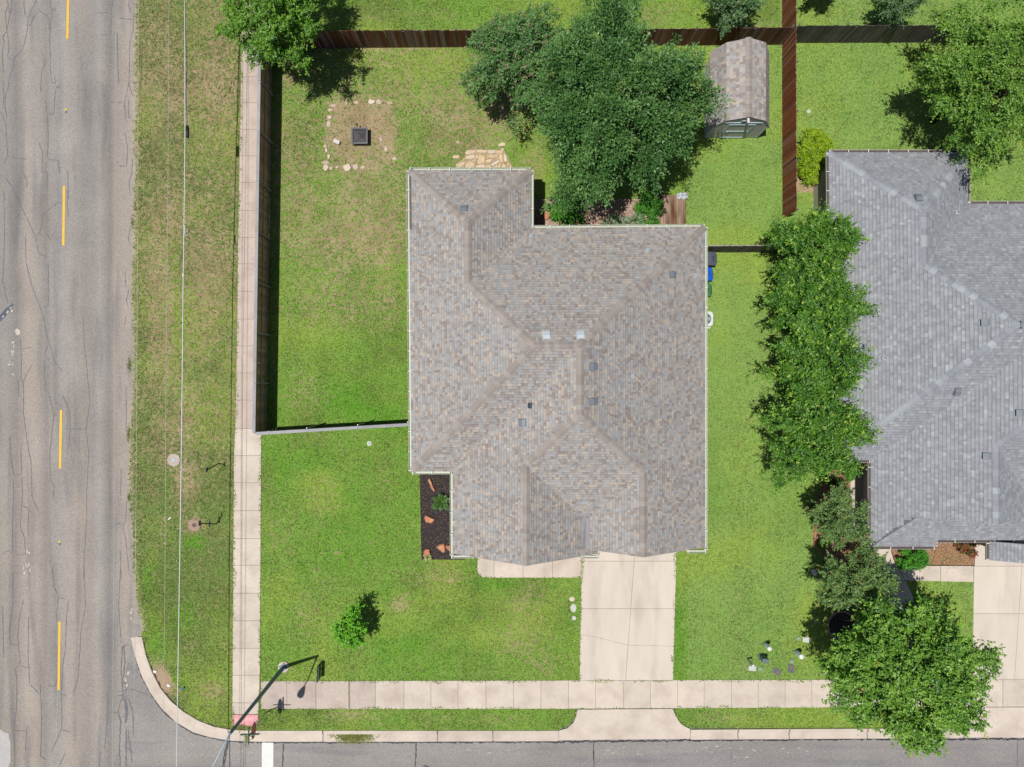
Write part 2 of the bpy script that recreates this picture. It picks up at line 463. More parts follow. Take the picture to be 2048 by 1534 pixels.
# ------------------------------------------------------------------ layout of the setting
# edge of the main road (no kerb), photo pixels on the ground
ROADEDGE = [(270, -420), (269, -60), (268, 0), (266, 60), (264, 130), (268, 200), (263, 270), (266, 340), (262, 420), (262, 500), (259, 560),
            (263, 640), (263, 730), (261, 800), (256, 860), (255, 930), (256, 1000), (262, 1080), (264, 1150), (270, 1200), (278, 1240)]
KERBIN = [(284, 1273), (292, 1310), (304, 1343), (321, 1376), (341, 1401), (367, 1423), (397, 1441), (428, 1453), (464, 1459.5), (520, 1461), (800, 1461),
          (1100, 1461), (1380, 1459), (1700, 1457), (2048, 1456), (2450, 1455)]
KERBOUT = [(262, 1275), (270, 1310), (283, 1350), (301, 1385), (323, 1416), (351, 1443), (386, 1464), (420, 1474), (460, 1481), (520, 1483),
           (800, 1483), (1100, 1482), (1380, 1479), (1700, 1477), (2048, 1476), (2450, 1475)]
edge_m = [P(*p) for p in ROADEDGE] + [P(*p) for p in KERBIN]
ROADZ = -0.10
road_poly = [(-90, edge_m[0][1])] + edge_m + [(edge_m[-1][0], -90), (-90, -90)]

def rect(x0, y0, x1, y1): return [P(x0, y0), P(x1, y0), P(x1, y1), P(x0, y1)]
def poly(*pts): return [P(*p) for p in pts]

# sidewalk along the main road: left and right edge at a photo row
def swl(y): return np.interp(y, [-400, 90, 400, 855, 860, 1440], [491, 484, 478, 472, 469, 465])
def swr(y): return np.interp(y, [-400, 90, 860, 1362, 1452], [546, 537, 523, 520, 516])
WALK_V = [P(swl(y), y) for y in (-400, 90, 400, 855, 860, 1452)] + [P(swr(y), y) for y in (1452, 1362, 860, 90, -400)]
WALK_H = poly((521, 1362), (2450, 1357), (2450, 1412), (1700, 1414), (1150, 1417), (521, 1418))
DRIVE = poly((1164, 1090), (1353, 1090), (1346, 1362), (1159, 1362))
APRON = poly((1155, 1418), (1345, 1416), (1352, 1432), (1362, 1448), (1380, 1458), (1380, 1479), (1118, 1482), (1118, 1461), (1135, 1456), (1147, 1444), (1152, 1430))
FWALK = poly((955, 1095), (1164, 1095), (1164, 1155), (967, 1155), (955, 1145))
DRIVE2 = poly((1948, 1085), (2450, 1085), (2450, 1475), (1944, 1475), (1946, 1120))
WALK2 = poly((1785, 1131), (1947, 1131), (1946, 1164), (1812, 1161))
PATH2 = poly((1716, 1062), (1782, 1062), (1782, 1098), (1786, 1118), (1794, 1133), (1824, 1190), (1838, 1240), (1842, 1360), (1794, 1360), (1792, 1250), (1768, 1185), (1742, 1135))
PORCH2 = poly((1700, 900), (1790, 900), (1790, 1064), (1700, 1064))
BED1 = poly((839, 930), (930, 930), (930, 1119), (843, 1119))
BED_GRAVEL = poly((1055, 398), (1340, 398), (1340, 475), (1055, 475))
BED2 = poly((1783, 1070), (1950, 1070), (1948, 1131), (1795, 1130), (1785, 1112))
BED2L = poly((1668, 905), (1702, 905), (1702, 1062), (1716, 1066), (1740, 1132), (1700, 1150), (1665, 1130), (1625, 1090), (1628, 1010), (1650, 960))
BEDF = poly((1588, 350), (1655, 360), (1655, 385), (1590, 385))
DECK = poly((1318, 390), (1371, 390), (1371, 475), (1318, 475))

house1_walls = [R(*p) for p in ((-176, 378), (18, 378), (18, 273), (341, 273), (341, -286), (150, -286), (150, -300), (-93, -300), (-93, -146), (-178, -146))]
house2_walls = [R(*p) for p in ((602, 412), (828, 412), (828, 317), (1120, 317), (1120, -310), (900, -310), (900, -268), (700, -268), (700, -126), (609, -126))]
shed_poly = [R(386, 489), R(488, 489), R(488, 633), R(386, 633)]
NOGRASS = [WALK_V, WALK_H, DRIVE, APRON, FWALK, DRIVE2, WALK2, PATH2, PORCH2, BED1, BED_GRAVEL, BED2, BED2L, house1_walls, house2_walls, shed_poly, DECK]

# ------------------------------------------------------------------ lawn colour
BLOBS_DRY = [  # photo x, y, rx, ry, amount
    (728, 270, 70, 72, 1.0), (930, 240, 110, 70, 0.62), (960, 305, 80, 30, 0.5), (740, 385, 90, 50, 0.55), (690, 470, 110, 70, 0.6), (770, 470, 60, 60, 0.65),
    (640, 600, 70, 80, 0.42), (720, 620, 60, 60, 0.42), (610, 380, 40, 60, 0.35), (780, 600, 30, 60, 0.45), (620, 790, 50, 40, 0.5), (600, 740, 30, 40, 0.45),
    (580, 160, 20, 14, 0.9), (1010, 200, 40, 60, 0.55), (1060, 340, 30, 40, 0.5),
    (430, 160, 40, 100, 0.55), (330, 150, 60, 120, 0.4), (420, 560, 45, 120, 0.55), (310, 620, 20, 160, 0.5), (350, 420, 40, 60, 0.35),
    (375, 960, 30, 60, 0.85), (360, 850, 40, 50, 0.6), (390, 1050, 25, 22, 0.8), (320, 880, 30, 70, 0.35), (335, 660, 14, 120, 0.5), (325, 560, 25, 200, 0.3),
    (425, 1385, 35, 22, 0.8), (380, 1290, 18, 18, 0.4), (360, 1440, 30, 15, 0.5),
    (800, 1210, 25, 25, 0.85), (610, 1240, 45, 50, 0.4), (640, 1170, 60, 50, 0.3), (640, 1000, 40, 60, 0.4), (675, 1105, 8, 8, 0.9), (770, 980, 20, 100, 0.3), (880, 1150, 60, 30, 0.5),
    (560, 1060, 40, 80, 0.3), (1050, 1200, 50, 60, 0.4), (1030, 1290, 60, 40, 0.55), (1090, 1330, 40, 30, 0.5), (700, 1430, 60, 14, 0.7), (1000, 1440, 80, 14, 0.5), (870, 1435, 60, 12, 0.4), (1440, 1435, 60, 14, 0.5),
    (1500, 1330, 40, 25, 0.6), (1520, 1290, 30, 20, 0.4), (1440, 1060, 20, 60, 0.45), (1590, 1240, 20, 40, 0.5), (1440, 1300, 60, 60, 0.3), (1425, 520, 8, 20, 0.9), (1460, 1190, 40, 60, 0.3),
    (1670, 190, 40, 30, 0.3), (1520, 60, 50, 30, 0.5), (1500, 160, 20, 60, 0.35), (850, 30, 120, 20, 0.4), (1300, 30, 100, 30, 0.45), (700, 30, 60, 20, 0.4), (900, 60, 60, 8, 0.5),
    (1620, 390, 30, 30, 0.5), (1560, 480, 12, 20, 0.6), (1980, 390, 40, 14, 0.5), (1900, 30, 40, 20, 0.6), (1730, 88, 140, 3, 0.9), (760, 98, 160, 4, 0.7),
]
BLOBS_LUSH = [(310, 190, 12, 24, 0.8), (320, 195, 10, 22, 0.6), (348, 545, 12, 60, 0.9), (370, 1240, 30, 40, 0.7), (390, 1085, 22, 14, 0.9), (300, 1200, 16, 120, 0.5), (320, 1290, 20, 60, 0.6),
              (870, 1010, 20, 100, 0.8), (690, 800, 80, 50, 0.8), (760, 830, 50, 30, 0.7), (900, 1150, 60, 25, 0.5), (1000, 1170, 60, 20, 0.8), (990, 1230, 70, 30, 0.6), (800, 500, 16, 100, 0.7), (1140, 1300, 14, 60, 0.8),
              (1430, 1000, 25, 80, 0.6), (700, 1060, 60, 100, 0.4), (780, 1250, 60, 80, 0.5), (1360, 1250, 12, 100, 0.7), (1600, 1440, 60, 16, 0.8), (640, 930, 60, 40, 0.4), (350, 1360, 30, 14, 0.8), (560, 950, 25, 60, 0.4), (1600, 1000, 30, 80, 0.3)]
def lawn_colour(x, y, speckle=True, raw=False):
    px = x / S + 1024; py = 767 - y / S
    dry = 0.22 * fbm(x, y, 3.0, 11) + 0.0
    lush = 0.55 * fbm(x + 31, y - 17, 4.5, 23)
    wob = 0.45 * (fbm(x, y, 1.1, 31) - 0.5)
    for bx, by, rx, ry, a in BLOBS_DRY:
        d = np.sqrt(((px - bx) / rx) ** 2 + ((py - by) / ry) ** 2) + wob * 1.3
        dry = dry + a * np.clip(1.25 - d, 0, 1) * 0.58
    for bx, by, rx, ry, a in BLOBS_LUSH:
        d = np.sqrt(((px - bx) / rx) ** 2 + ((py - by) / ry) ** 2) + wob
        lush = lush + a * np.clip(1.3 - d, 0, 1) * 0.8
    # how dry each yard is as a whole
    verge = (px < 480); back = (px > 520) & (px < 830) & (py > 90) & (py < 865)
    mid = (px >= 830) & (px < 1090) & (py > 90) & (py < 400)
    side = (px > 1375) & (py > 60) & (py < 1362)
    ne = (px > 1560) & (py < 460)
    dry = dry + 0.36 * verge * np.clip((1300 - py) / 500, 0.25, 1) + 0.32 * back * np.clip((740 - py) / 250, 0, 1) + 0.22 * mid
    dry = dry - 0.22 * side
    
    front = (px > 515) & (py > 865)
    dry = dry + 0.05 * front + 0.22 * np.clip(fbm(x + 50, y - 20, 1.6, 131) - 0.5, -0.3, 0.5)
    dry = np.where(dry > 0, 0.66 * np.tanh(np.maximum(dry, 0) / 0.66), dry)
    rag = 26 * (fbm(x, y, 0.5, 171) - 0.5)
    dry = dry + 0.2 * np.clip((74 + rag - np.abs(px - 720)) / 10, 0, 1) * np.clip((74 + rag - np.abs(py - 270)) / 10, 0, 1) * np.clip(1.6 * fbm(x, y, 0.8, 181) - 0.1, 0.2, 1)
    # speckle at the size of tufts
    sp = 0.2 * fbm(x, y, 0.42, 41, 2) + 0.8 * vnoise(x, y, 0.11, 47) if speckle else 0.5
    if speckle:
        nn = 0.55 * vnoise(x, y, 0.16, 47) + 0.2 * vnoise(x, y, 0.08, 49) + 0.25 * rng.random(np.shape(x))
        dry = np.clip((dry * 0.8 + nn - 0.8) * 3.6, 0, 1)
    else:
        dry = np.clip(dry, 0, 1)
    lush = np.clip(lush + (vnoise(x, y, 0.6, 57) - 0.5) * 0.35, 0, 1)
    g_mid = np.array(alb(132, 166, 74)); g_lush = np.array(alb(104, 160, 50)); g_side = np.array(alb(142, 174, 90)); g_verge = np.array(alb(122, 132, 80))
    c_dry = np.array(alb(182, 162, 130)); c_brown = np.array(alb(138, 120, 88)); g_olive = np.array(alb(108, 128, 62))
    base = np.where((side | ne)[..., None], g_side, np.where(verge[..., None], g_verge, g_mid))
    k = lush[..., None]
    c = base * (1 - k) + np.where((side | ne)[..., None], np.array(alb(122, 162, 74)), g_lush) * k
    ol = np.clip((fbm(x - 9, y + 5, 2.2, 71) - 0.5) * 2.2, 0, 0.6)[..., None] * np.where((side | ne), 0.3, 1.0)[..., None]
    c = c * (1 - ol) + g_olive * ol
    yl = np.clip((fbm(x + 77, y + 12, 3.2, 151) - 0.48) * 3.0, 0, 0.7)[..., None]
    c = c * (1 - yl) + np.array(alb(152, 178, 78)) * yl
    br = np.clip(fbm(x + 3, y + 8, 0.7, 83) * 1.6 - 0.5, 0, 1)[..., None]
    dc = c_dry * (1 - br * 0.75) + c_brown * br * 0.75
    if raw: return c, dc, dry
    d = np.clip(dry * 1.25 - 0.12, 0, 0.95)[..., None]
    c = c * (1 - d) + dc * d
    # mowing lanes of the side yard
    lane = 1 + 0.075 * np.tanh(3 * np.sin((px - 1412) / 46.0 * np.pi)) * side
    return c * lane[..., None]

# ------------------------------------------------------------------ ground
def build_ground():
    step = 0.2
    xs = np.arange(-34, 34.01, step); ys = np.arange(-27, 27.01, step)
    X, Y = np.meshgrid(xs, ys, indexing='ij')
    ins = inside(road_poly, X, Y)
    d = polydist(edge_m, X, Y); d = np.where(ins, -d, d)
    nokerb = Y > P(0, 1262)[1]
    # snap the lawn edge on to the road edge where there is no kerb
    ex = np.interp(-Y, [-p[1] for p in edge_m[:len(ROADEDGE)]], [p[0] for p in edge_m[:len(ROADEDGE)]])
    snap = nokerb & (np.abs(X - ex) < step * 0.55)
    X = np.where(snap, ex, X)
    d = np.where(snap, 0.0, d)
    Z = np.where(d < 0.02, -0.13, 0.0)
    Z = np.where(nokerb, np.interp(d, [-0.1, 0.0, 0.5], [-0.13, -0.105, 0.0]), Z)
    low_ = inside(APRON, X, Y) | inside(poly((1935, 1420), (2450, 1420), (2450, 1490), (1925, 1490)), X, Y)
    Z = np.where(low_, -0.16, Z)
    Z = Z + np.where((d > 0.6) & ~low_, 0.02 * (fbm(X, Y, 2.0, 5) - 0.5), 0)
    col, dcol, dryv = lawn_colour(X, Y, False, True)
    # bare dirt on the road edge
    e = np.clip(1.1 - np.abs(d) / (0.16 + 0.25 * fbm(X, Y, 1.3, 91)), 0, 1)[..., None] * nokerb[..., None]
    col = col * (1 - 0.7 * e) + np.array(alb(200, 184, 168)) * 0.7 * e
    dcol = dcol * (1 - 0.7 * e) + np.array(alb(200, 184, 168)) * 0.7 * e
    # dirt behind the kerb at the corner
    e2 = np.exp(-((X - P(318, 0)[0]) / 0.9) ** 2 - ((Y - P(0, 1362)[1]) / 0.9) ** 2) * (d < 0.75)
    e2 = np.clip(e2 * 1.3, 0, 0.9)[..., None]
    col = col * (1 - e2) + np.array(alb(186, 158, 134)) * e2
    dcol = dcol * (1 - e2) + np.array(alb(186, 158, 134)) * e2
    nx, ny = X.shape
    V = np.stack([X, Y, Z], -1).reshape(-1, 3)
    idx = np.arange(nx * ny).reshape(nx, ny)
    F = np.stack([idx[:-1, :-1], idx[1:, :-1], idx[1:, 1:], idx[:-1, 1:]], -1).reshape(-1, 4)
    dm = np.maximum.reduce([d[:-1, :-1], d[1:, :-1], d[1:, 1:], d[:-1, 1:]]).reshape(-1)
    F = F[dm > -0.001]
    me = fastmesh('lawn', V, F, col.reshape(-1, 3))
    a4 = np.ones((nx * ny, 4), np.float32); a4[:, :3] = dcol.reshape(-1, 3); a4[:, 3] = dryv.reshape(-1)
    at = me.attributes.new('DryCol', 'FLOAT_COLOR', 'POINT'); at.data.foreach_set('color', a4.ravel())
    me.materials.append(M_lawn)
    o = link(bpy.data.objects.new('lawn', me))
    tag(o, 'mown yard lawn with green and dry patches around the houses', kind='structure')
    # the land beyond
    b = MB(); r = 400.0
    b.quad((-r, -r, -0.2), (r, -r, -0.2), (r, r, -0.2), (-r, r, -0.2))
    o = b.build('ground', M_soil); tag(o, 'wide ground under the whole neighbourhood', kind='structure')
build_ground()

# main road and side street: sheets that run on under the lawn edge
b = MB()
b.quad((-60, -80, ROADZ), (P(300, 0)[0], -80, ROADZ), (P(300, 0)[0], 80, ROADZ), (-60, 80, ROADZ))
road = b.build('road', M_road); tag(road, 'worn grey asphalt main road with yellow dashes and sealed cracks', kind='structure')
b = MB()
y0 = P(0, 1250)[1]; sx = P(252, 0)[0]
pts = [(P(247, 1534)[0], -60), (90, -60), (90, y0), (P(262, 1275)[0], y0), P(262, 1275), P(258, 1300), P(248, 1350), P(247, 1420), P(246, 1534)]
b.prism(pts, ROADZ - 0.05, ROADZ + 0.004)
street = b.build('side_street', M_street); tag(street, 'grey asphalt side street along the concrete kerb', kind='structure')

def ribbon(pts, w, z, jitter=0.25, parent=None, name='crack_seal', m=None, step=0.12, seed=0):
    """a flat uneven strip along a polyline of plan points"""
    r = random.Random(seed)
    q = []
    for i in range(len(pts) - 1):
        a = Vector(pts[i]); c = Vector(pts[i + 1]); n = max(1, int((c - a).length / step))
        for k in range(n): q.append(a.lerp(c, k / n))
    q.append(Vector(pts[-1]))
    if len(q) > 2 and jitter:
        for i in range(1, len(q) - 1):
            q[i] = q[i] + Vector((r.gauss(0, 1), r.gauss(0, 1))) * w * jitter
    V = []; F = []
    for i, p in enumerate(q):
        t = q[min(i + 1, len(q) - 1)] - q[max(i - 1, 0)]
        n = Vector((-t.y, t.x)).normalized() if t.length > 0 else Vector((1, 0))
        ww = w * 0.5 * (1 + r.uniform(-0.45, 0.45) * (jitter > 0))
        if jitter and i in (0, len(q) - 1): ww *= 0.4
        V += [(*(p + n * ww), z), (*(p - n * ww), z)]
        if i: F.append((2 * i - 2, 2 * i - 1, 2 * i + 1, 2 * i))
    me = bpy.data.meshes.new(name); me.from_pydata(V, [], F)
    if m: me.materials.append(m)
    return link(bpy.data.objects.new(name, me), parent)

CR = []
z6 = lambda L: [(x / 6.393, y / 6.393) for x, y in L]
def z3(L, oy): return [(x / 3.836, y / 3.836 + oy) for x, y in L]
for L in ([(80, -60), (105, 60), (125, 180), (105, 300), (85, 400), (35, 480), (55, 530), (30, 680), (45, 940)],
          [(105, 70), (70, 150), (75, 280), (90, 400), (105, 520), (110, 640), (95, 730), (130, 755), (170, 760)], [(150, -40), (145, 130), (125, 180)],
          [(310, -40), (305, 90), (320, 190), (355, 235)],
          [(490, -30), (420, 90), (375, 200), (355, 235), (355, 320), (340, 450), (280, 650), (210, 710), (175, 760), (160, 900), (115, 990), (110, 1100), (65, 1220), (70, 1400), (90, 1530)],
          [(355, 330), (385, 325), (430, 215), (495, 150)], [(480, 98), (520, 150), (610, 205), (630, 260), (630, 400)],
          [(640, -60), (645, 80), (665, 150), (650, 300), (635, 500), (645, 740), (640, 850), (650, 980), (665, 1050), (690, 1072), (715, 1050), (695, 970)],
          [(665, 145), (690, 150), (712, 120), (695, 105), (675, 130)], [(580, 735), (565, 840), (530, 910), (525, 1050), (520, 1180)],
          [(715, 1090), (740, 1125), (770, 1115), (750, 1095), (720, 1110), (700, 1250), (690, 1440), (665, 1475), (620, 1440)], [(570, 1270), (590, 1330), (590, 1440), (610, 1460)],
          [(1260, 150), (1280, 168), (1380, 160)], [(1440, -40), (1420, 200), (1415, 440), (1270, 445)], [(1500, 225), (1705, 255)], [(1665, -40), (1640, 60), (1670, 175)],
          [(1720, 160), (1705, 260), (1705, 380), (1665, 490), (1660, 640), (1650, 1060), (1605, 1260), (1590, 1330), (1605, 1530)], [(1500, 420), (1505, 800), (1520, 1080)],
          [(1650, 1065), (1700, 1230)], [(1645, 1280), (1645, 1510), (1690, 1490)], [(1400, 1300), (1560, 1310), (1600, 1330)], [(40, 1030), (50, 1200), (45, 1350), (60, 1390), (20, 1375)]):
    CR.append((z6(L), 0.032))
for oy, LL in ((0, ([(85, 1190), (110, 1215), (210, 1220)], [(365, 880), (370, 1050), (365, 1200), (380, 1225), (445, 1230), (460, 1330)], [(180, 1330), (205, 1390), (205, 1440)],
                    [(300, 1090), (325, 1180), (320, 1320), (365, 1320), (365, 1460)], [(520, 1305), (525, 1530)], [(905, 1270), (970, 1275), (980, 1150), (960, 1010)],
                    [(40, 1360), (90, 1430), (140, 1530)], [(1020, 1210), (1010, 1330), (990, 1400), (1000, 1500)], [(10, 860), (45, 960), (60, 1200), (30, 1260)])),
               (380, ([(120, 40), (210, 220), (270, 360), (295, 480), (350, 520)], [(195, 360), (200, 560), (240, 720), (300, 880), (330, 960), (360, 1120), (400, 1240), (410, 1310), (480, 1390)],
                      [(480, 92), (440, 100), (330, 190), (315, 300), (280, 360)], [(520, 0), (515, 90), (525, 215)], [(360, 330), (390, 385)], [(30, 0), (35, 250), (30, 520), (20, 700), (60, 870)],
                      [(640, 980), (645, 1180), (665, 1350), (680, 1530)], [(370, 1180), (340, 1270), (390, 1300)], [(160, 1220), (245, 1205)], [(155, 1130), (165, 1350), (160, 1440), (180, 1520)],
                      [(245, 1340), (200, 1420), (180, 1470), (150, 1440)], [(960, 620), (965, 740)], [(990, 760), (970, 850), (985, 900)], [(970, 960), (955, 1040)], [(1000, 280), (985, 380), (1000, 430)], [(340, 1300), (345, 1530)], [(370, 560), (370, 890), (330, 900)])),
               (760, ([(180, 0), (180, 250), (210, 480), (240, 640), (245, 900), (300, 1010)], [(140, 0), (140, 120), (170, 130)], [(480, 115), (530, 230), (540, 300), (535, 420), (525, 530)],
                      [(675, 0), (690, 180), (660, 370), (680, 570), (665, 850), (665, 1050), (645, 1350), (640, 1530)], [(485, 378), (540, 375), (660, 378)],
                      [(375, 100), (415, 270), (400, 400), (380, 570), (390, 790), (415, 800), (410, 910)], [(415, 265), (432, 270)], [(160, 480), (165, 720), (105, 735), (80, 560), (75, 430)],
                      [(165, 740), (175, 870), (165, 970), (155, 1120), (190, 1220), (195, 1340), (120, 1340)], [(170, 965), (220, 990), (215, 1200)], [(100, 740), (105, 900), (95, 1100), (95, 1330)],
                      [(930, 680), (925, 890)], [(970, 930), (965, 1080), (945, 1120), (965, 1230), (990, 1480)], [(890, 1100), (945, 1105)], [(965, 50), (970, 250), (965, 400)], [(920, 1300), (930, 1530)], [(10, 1340), (60, 1310), (95, 1330)])),
               (1134, ([(100, 40), (100, 280), (70, 500), (80, 590), (130, 595)], [(180, 250), (150, 380), (135, 530), (155, 740), (120, 780), (130, 900), (125, 1100), (105, 1250), (200, 1260), (215, 1210)],
                       [(155, 760), (210, 775)], [(105, 1250), (115, 1400), (110, 1600)], [(205, 1260), (195, 1410)], [(400, 0), (415, 150), (450, 230), (435, 330), (435, 420)], [(450, 235), (500, 245)],
                       [(645, 0), (655, 300), (620, 500), (600, 850), (560, 980)], [(925, 0), (910, 300), (930, 590)], [(830, 1125), (905, 1115)], [(470, 960), (475, 1230), (440, 1320), (395, 1415)], [(475, 1245), (545, 1270)],
                       [(500, 1425), (455, 1530)], [(525, 250), (510, 400), (500, 640), (480, 760), (470, 960)], [(475, 970), (510, 990), (490, 1000)], [(370, 910), (420, 915), (440, 860)],
                       [(310, 900), (320, 1200), (310, 1450), (350, 1480)], [(220, 380), (215, 700), (230, 900), (300, 970)], [(800, 1400), (825, 1150), (830, 950)], [(755, 1600), (770, 1420)], [(20, 300), (30, 700)]))):
    for L in LL: CR.append((z3(L, oy), 0.032))
for i, (L, w) in enumerate(CR):
    ribbon([P(x, y, ROADZ) for x, y in L], w, ROADZ + 0.004 + 0.00004 * i, 0.2, road, 'crack_seal', M_tar, seed=i)
THICK = [[(940, 600), (930, 800), (945, 980), (905, 1110), (925, 1180), (915, 1400), (925, 1600)], [(985, 595), (945, 610), (940, 640)], [(945, 980), (970, 1080), (965, 1200)], [(955, 1000), (975, 1100), (968, 1190)], [(970, 980), (1020, 1100), (1025, 1300)],
         [(970, 1230), (965, 1600)], [(980, 1250), (1015, 1500)], [(905, 990), (970, 970)], [(940, 880), (980, 900), (960, 960)], [(950, 600), (960, 720), (945, 850)], [(970, 1380), (1030, 1430)], [(1000, 1120), (940, 1150)]]
for i, L in enumerate(THICK):
    ribbon([P(x, y, ROADZ) for x, y in z3(L, 1134)], 0.06 if i not in (2, 3) else 0.1, ROADZ + 0.0094 + 0.0002 * i, 0.25, road, 'crack_seal', M_tar, seed=900 + i)
# seam between kerb and street
kl = [P(x, y + 1.5, ROADZ) for x, y in KERBOUT[1:]]
o = ribbon(kl, 0.085, ROADZ + 0.010, 0.28, street, 'kerb_tar_seam', M_tar2, seed=77)
for i, L in enumerate([[(567, 1484), (566, 1510), (564, 1560)], [(833, 1484), (832, 1505), (829, 1560)], [(1188, 1480), (1187, 1510), (1190, 1560)], [(455, 1482), (449, 1510), (441, 1560)], [(457, 1484), (450, 1520), (445, 1560)],
                       [(845, 1531), (860, 1534)], [(1462, 1480), (1461, 1560)], [(2035, 1478), (2034, 1560)], [(297, 1390), (262, 1378), (240, 1384)]]):
    ribbon([P(x, y, ROADZ) for x, y in L], 0.055 if i < 6 else 0.025, ROADZ + 0.0105 + 0.0003 * i, 0.22, street, 'crack_seal', M_tar2 if i < 6 else M_tar, seed=300 + i)
# paint
for L in ([(139, -110), (135, 78)], [(128.5, 372), (127, 491)], [(122.5, 820), (120.5, 937)], [(119.5, 1243), (117.5, 1380)]):
    ribbon([P(x, y, ROADZ) for x, y in L], 0.125, ROADZ + 0.014, 0.0, road, 'lane_dash', M_yellow, step=0.5)
ribbon([P(116.5, 1382, ROADZ), P(113, 1480, ROADZ)], 0.03, ROADZ + 0.012, 0.2, road, 'worn_paint', mat('worn paint', alb(196, 190, 184), 0.8), seed=4)
ribbon([P(535.5, 1485, ROADZ), P(535, 1600, ROADZ)], 0.6, ROADZ + 0.016, 0.0, street, 'stop_line', M_white)
# scuffed white marks and pale patches
def blob(px, py, rx, ry, z, m, parent, name, seed=0, n=14, rot=0.0):
    r = random.Random(seed); b = MB(); q = []
    for i in range(n):
        a = 2 * math.pi * i / n; k = r.uniform(0.78, 1.15)
        x = rx * k * math.cos(a); y = ry * k * math.sin(a)
        q.append(P(px + x * math.cos(rot) - y * math.sin(rot), py + x * math.sin(rot) + y * math.cos(rot), z))
    b.prism(q, z - 0.02, z)
    return b.build(name, m, parent)
M_scuff = mat('pale scuff', alb(200, 194, 186), 0.9, n=((6, 0.2), (30, 0.2)))
M_patch = mat('pale patch or glint', alb(206, 198, 190), 0.9, n=((6, 0.1), (30, 0.1)))
M_bluemetal = mat('dark blue metal', alb(78, 88, 108), 0.5, n=((6, 0.3), (30, 0.3)))
blob(2, 1505, 22, 45, ROADZ + 0.014, mat('grey patch', alb(196, 193, 192), 0.9, n=((4, 0.1), (30, 0.1))), road, 'patch_or_glint', 3)
blob(35.5, 663.5, 5.5, 6.5, ROADZ + 0.016, M_patch, road, 'patch_or_glint', 5)
blob(8, 628, 26, 5, ROADZ + 0.013, M_bluemetal, road, 'metal_object', 6, 18, -0.85)  # unidentified metallic object, built flat as a dark blob on the road
for i, (x, y, rx, ry) in enumerate(((24, 622, 2.6, 2.6), (6, 633, 3, 1.6), (15, 624, 4, 1.8), (21, 616, 3, 1.2))):
    blob(x, y, rx, ry, ROADZ + 0.019, M_patch, road, 'patch_or_glint', 30 + i, 10, -0.8)  # white highlights of the metallic object, painted on as pale blobs
rr = random.Random(12)
for i, (x, y, rx, ry, k) in enumerate(((52, 1140, 8, 40, 14), (25, 690, 5, 20, 5), (25, 730, 5, 22, 5), (73, 880, 3, 4, 2), (255, 1355, 5, 18, 4), (265, 1228, 9, 22, 3))):
    for j in range(k):
        blob(x + rr.gauss(0, rx * 0.5), y + rr.uniform(-ry, ry), rr.uniform(1.2, 3.2), rr.uniform(1.5, 4.5), ROADZ + 0.011 + 0.0004 * j, M_scuff, road, 'scuff_mark', 100 * i + j, 9)
for j in range(34):
    x = rr.choice((480, 960, 965, 1240, 1420, 1480, 1560, 1250)) + rr.gauss(0, 38); y = rr.choice((1497, 1501, 1508)) + rr.gauss(0, 4)
    blob(x, y, rr.uniform(1, 6), rr.uniform(0.5, 1.3), ROADZ + 0.011 + 0.0002 * j, M_scuff, street, 'scuff_mark', 700 + j, 9)
for i, (x, y) in enumerate(((132, 219), (119.5, 1083))):
    t = thing('road_reflector', 'small yellow raised road reflector beside the upper centre line' if i == 0 else 'small yellow raised road reflector between the two lower yellow dashes', 'reflector', (*P(x, y, ROADZ), ROADZ), 0, 'road reflectors')
    MB().prism([(-0.055, -0.055), (0.055, -0.055), (0.055, 0.055), (-0.055, 0.055)], 0, 0.025, bevel=0.018).build('lens', M_refl, t)
    MB().lathe([(0.07, 0.003), (0.06, 0.008)], 12, cx=0.01, cy=-0.13).build('glue_spot', M_tar, t)

# ------------------------------------------------------------------ kerb
def kerb():
    """kerb and gutter swept along the street, in cast lengths"""
    ki = [Vector(P(*p)) for p in KERBIN]; ko = [Vector(P(*p, ROADZ)) for p in KERBOUT]
    root = bpy.data.objects.new('kerb', None); COL.objects.link(root)
    tag(root, 'pale concrete kerb and gutter curving round the corner lawn', kind='structure')
    # resample
    def at(u):
        i = min(int(u), len(ki) - 2); f = u - i
        return ki[i].lerp(ki[i + 1], f), ko[i].lerp(ko[i + 1], f)
    cuts = [0, 3.5, 5.9, 8.3, 9.45, 10.25, 10.62, 11.065, 12.0, 12.3, 12.62, 13.1, 13.63]
    zt = 0.035
    for s in range(len(cuts) - 1):
        if 11.06 <= cuts[s] < 11.9: continue       # driveway apron stands here
        n = max(5, int((cuts[s + 1] - cuts[s]) * 6))
        V = []; F = []
        us = np.linspace(cuts[s] + 0.004, cuts[s + 1] - 0.004, n)
        for u in us:
            a, c = at(u)
            # (fraction from inner to outer edge, height)
            for f, z in ((0, -0.12), (0, zt - 0.01), (0.03, zt), (0.26, zt - 0.004), (0.31, zt - 0.02), (0.38, ROADZ + 0.028), (0.44, ROADZ + 0.018), (1.0, ROADZ + 0.022), (1.0, -0.15)):
                p = a.lerp(c, f); V.append((p.x, p.y, z))
        for i in range(n - 1):
            for k in range(8):
                F.append((i * 9 + k, i * 9 + k + 1, (i + 1) * 9 + k + 1, (i + 1) * 9 + k))
        F.append(tuple(range(9))); F.append(tuple((n - 1) * 9 + k for k in range(9))[::-1])
        me = bpy.data.meshes.new('kerb_length'); me.from_pydata(V, [], F); me.materials.append(M_conc)
        link(bpy.data.objects.new('kerb_length', me), root)
kerb()

# ------------------------------------------------------------------ concrete slabs
def slab(pts, parent, m, top=0.035, name='panel', bev=0.008):
    b = MB(); b.prism(pts, -0.12, top, bevel=bev)
    return b.build(name, m, parent)

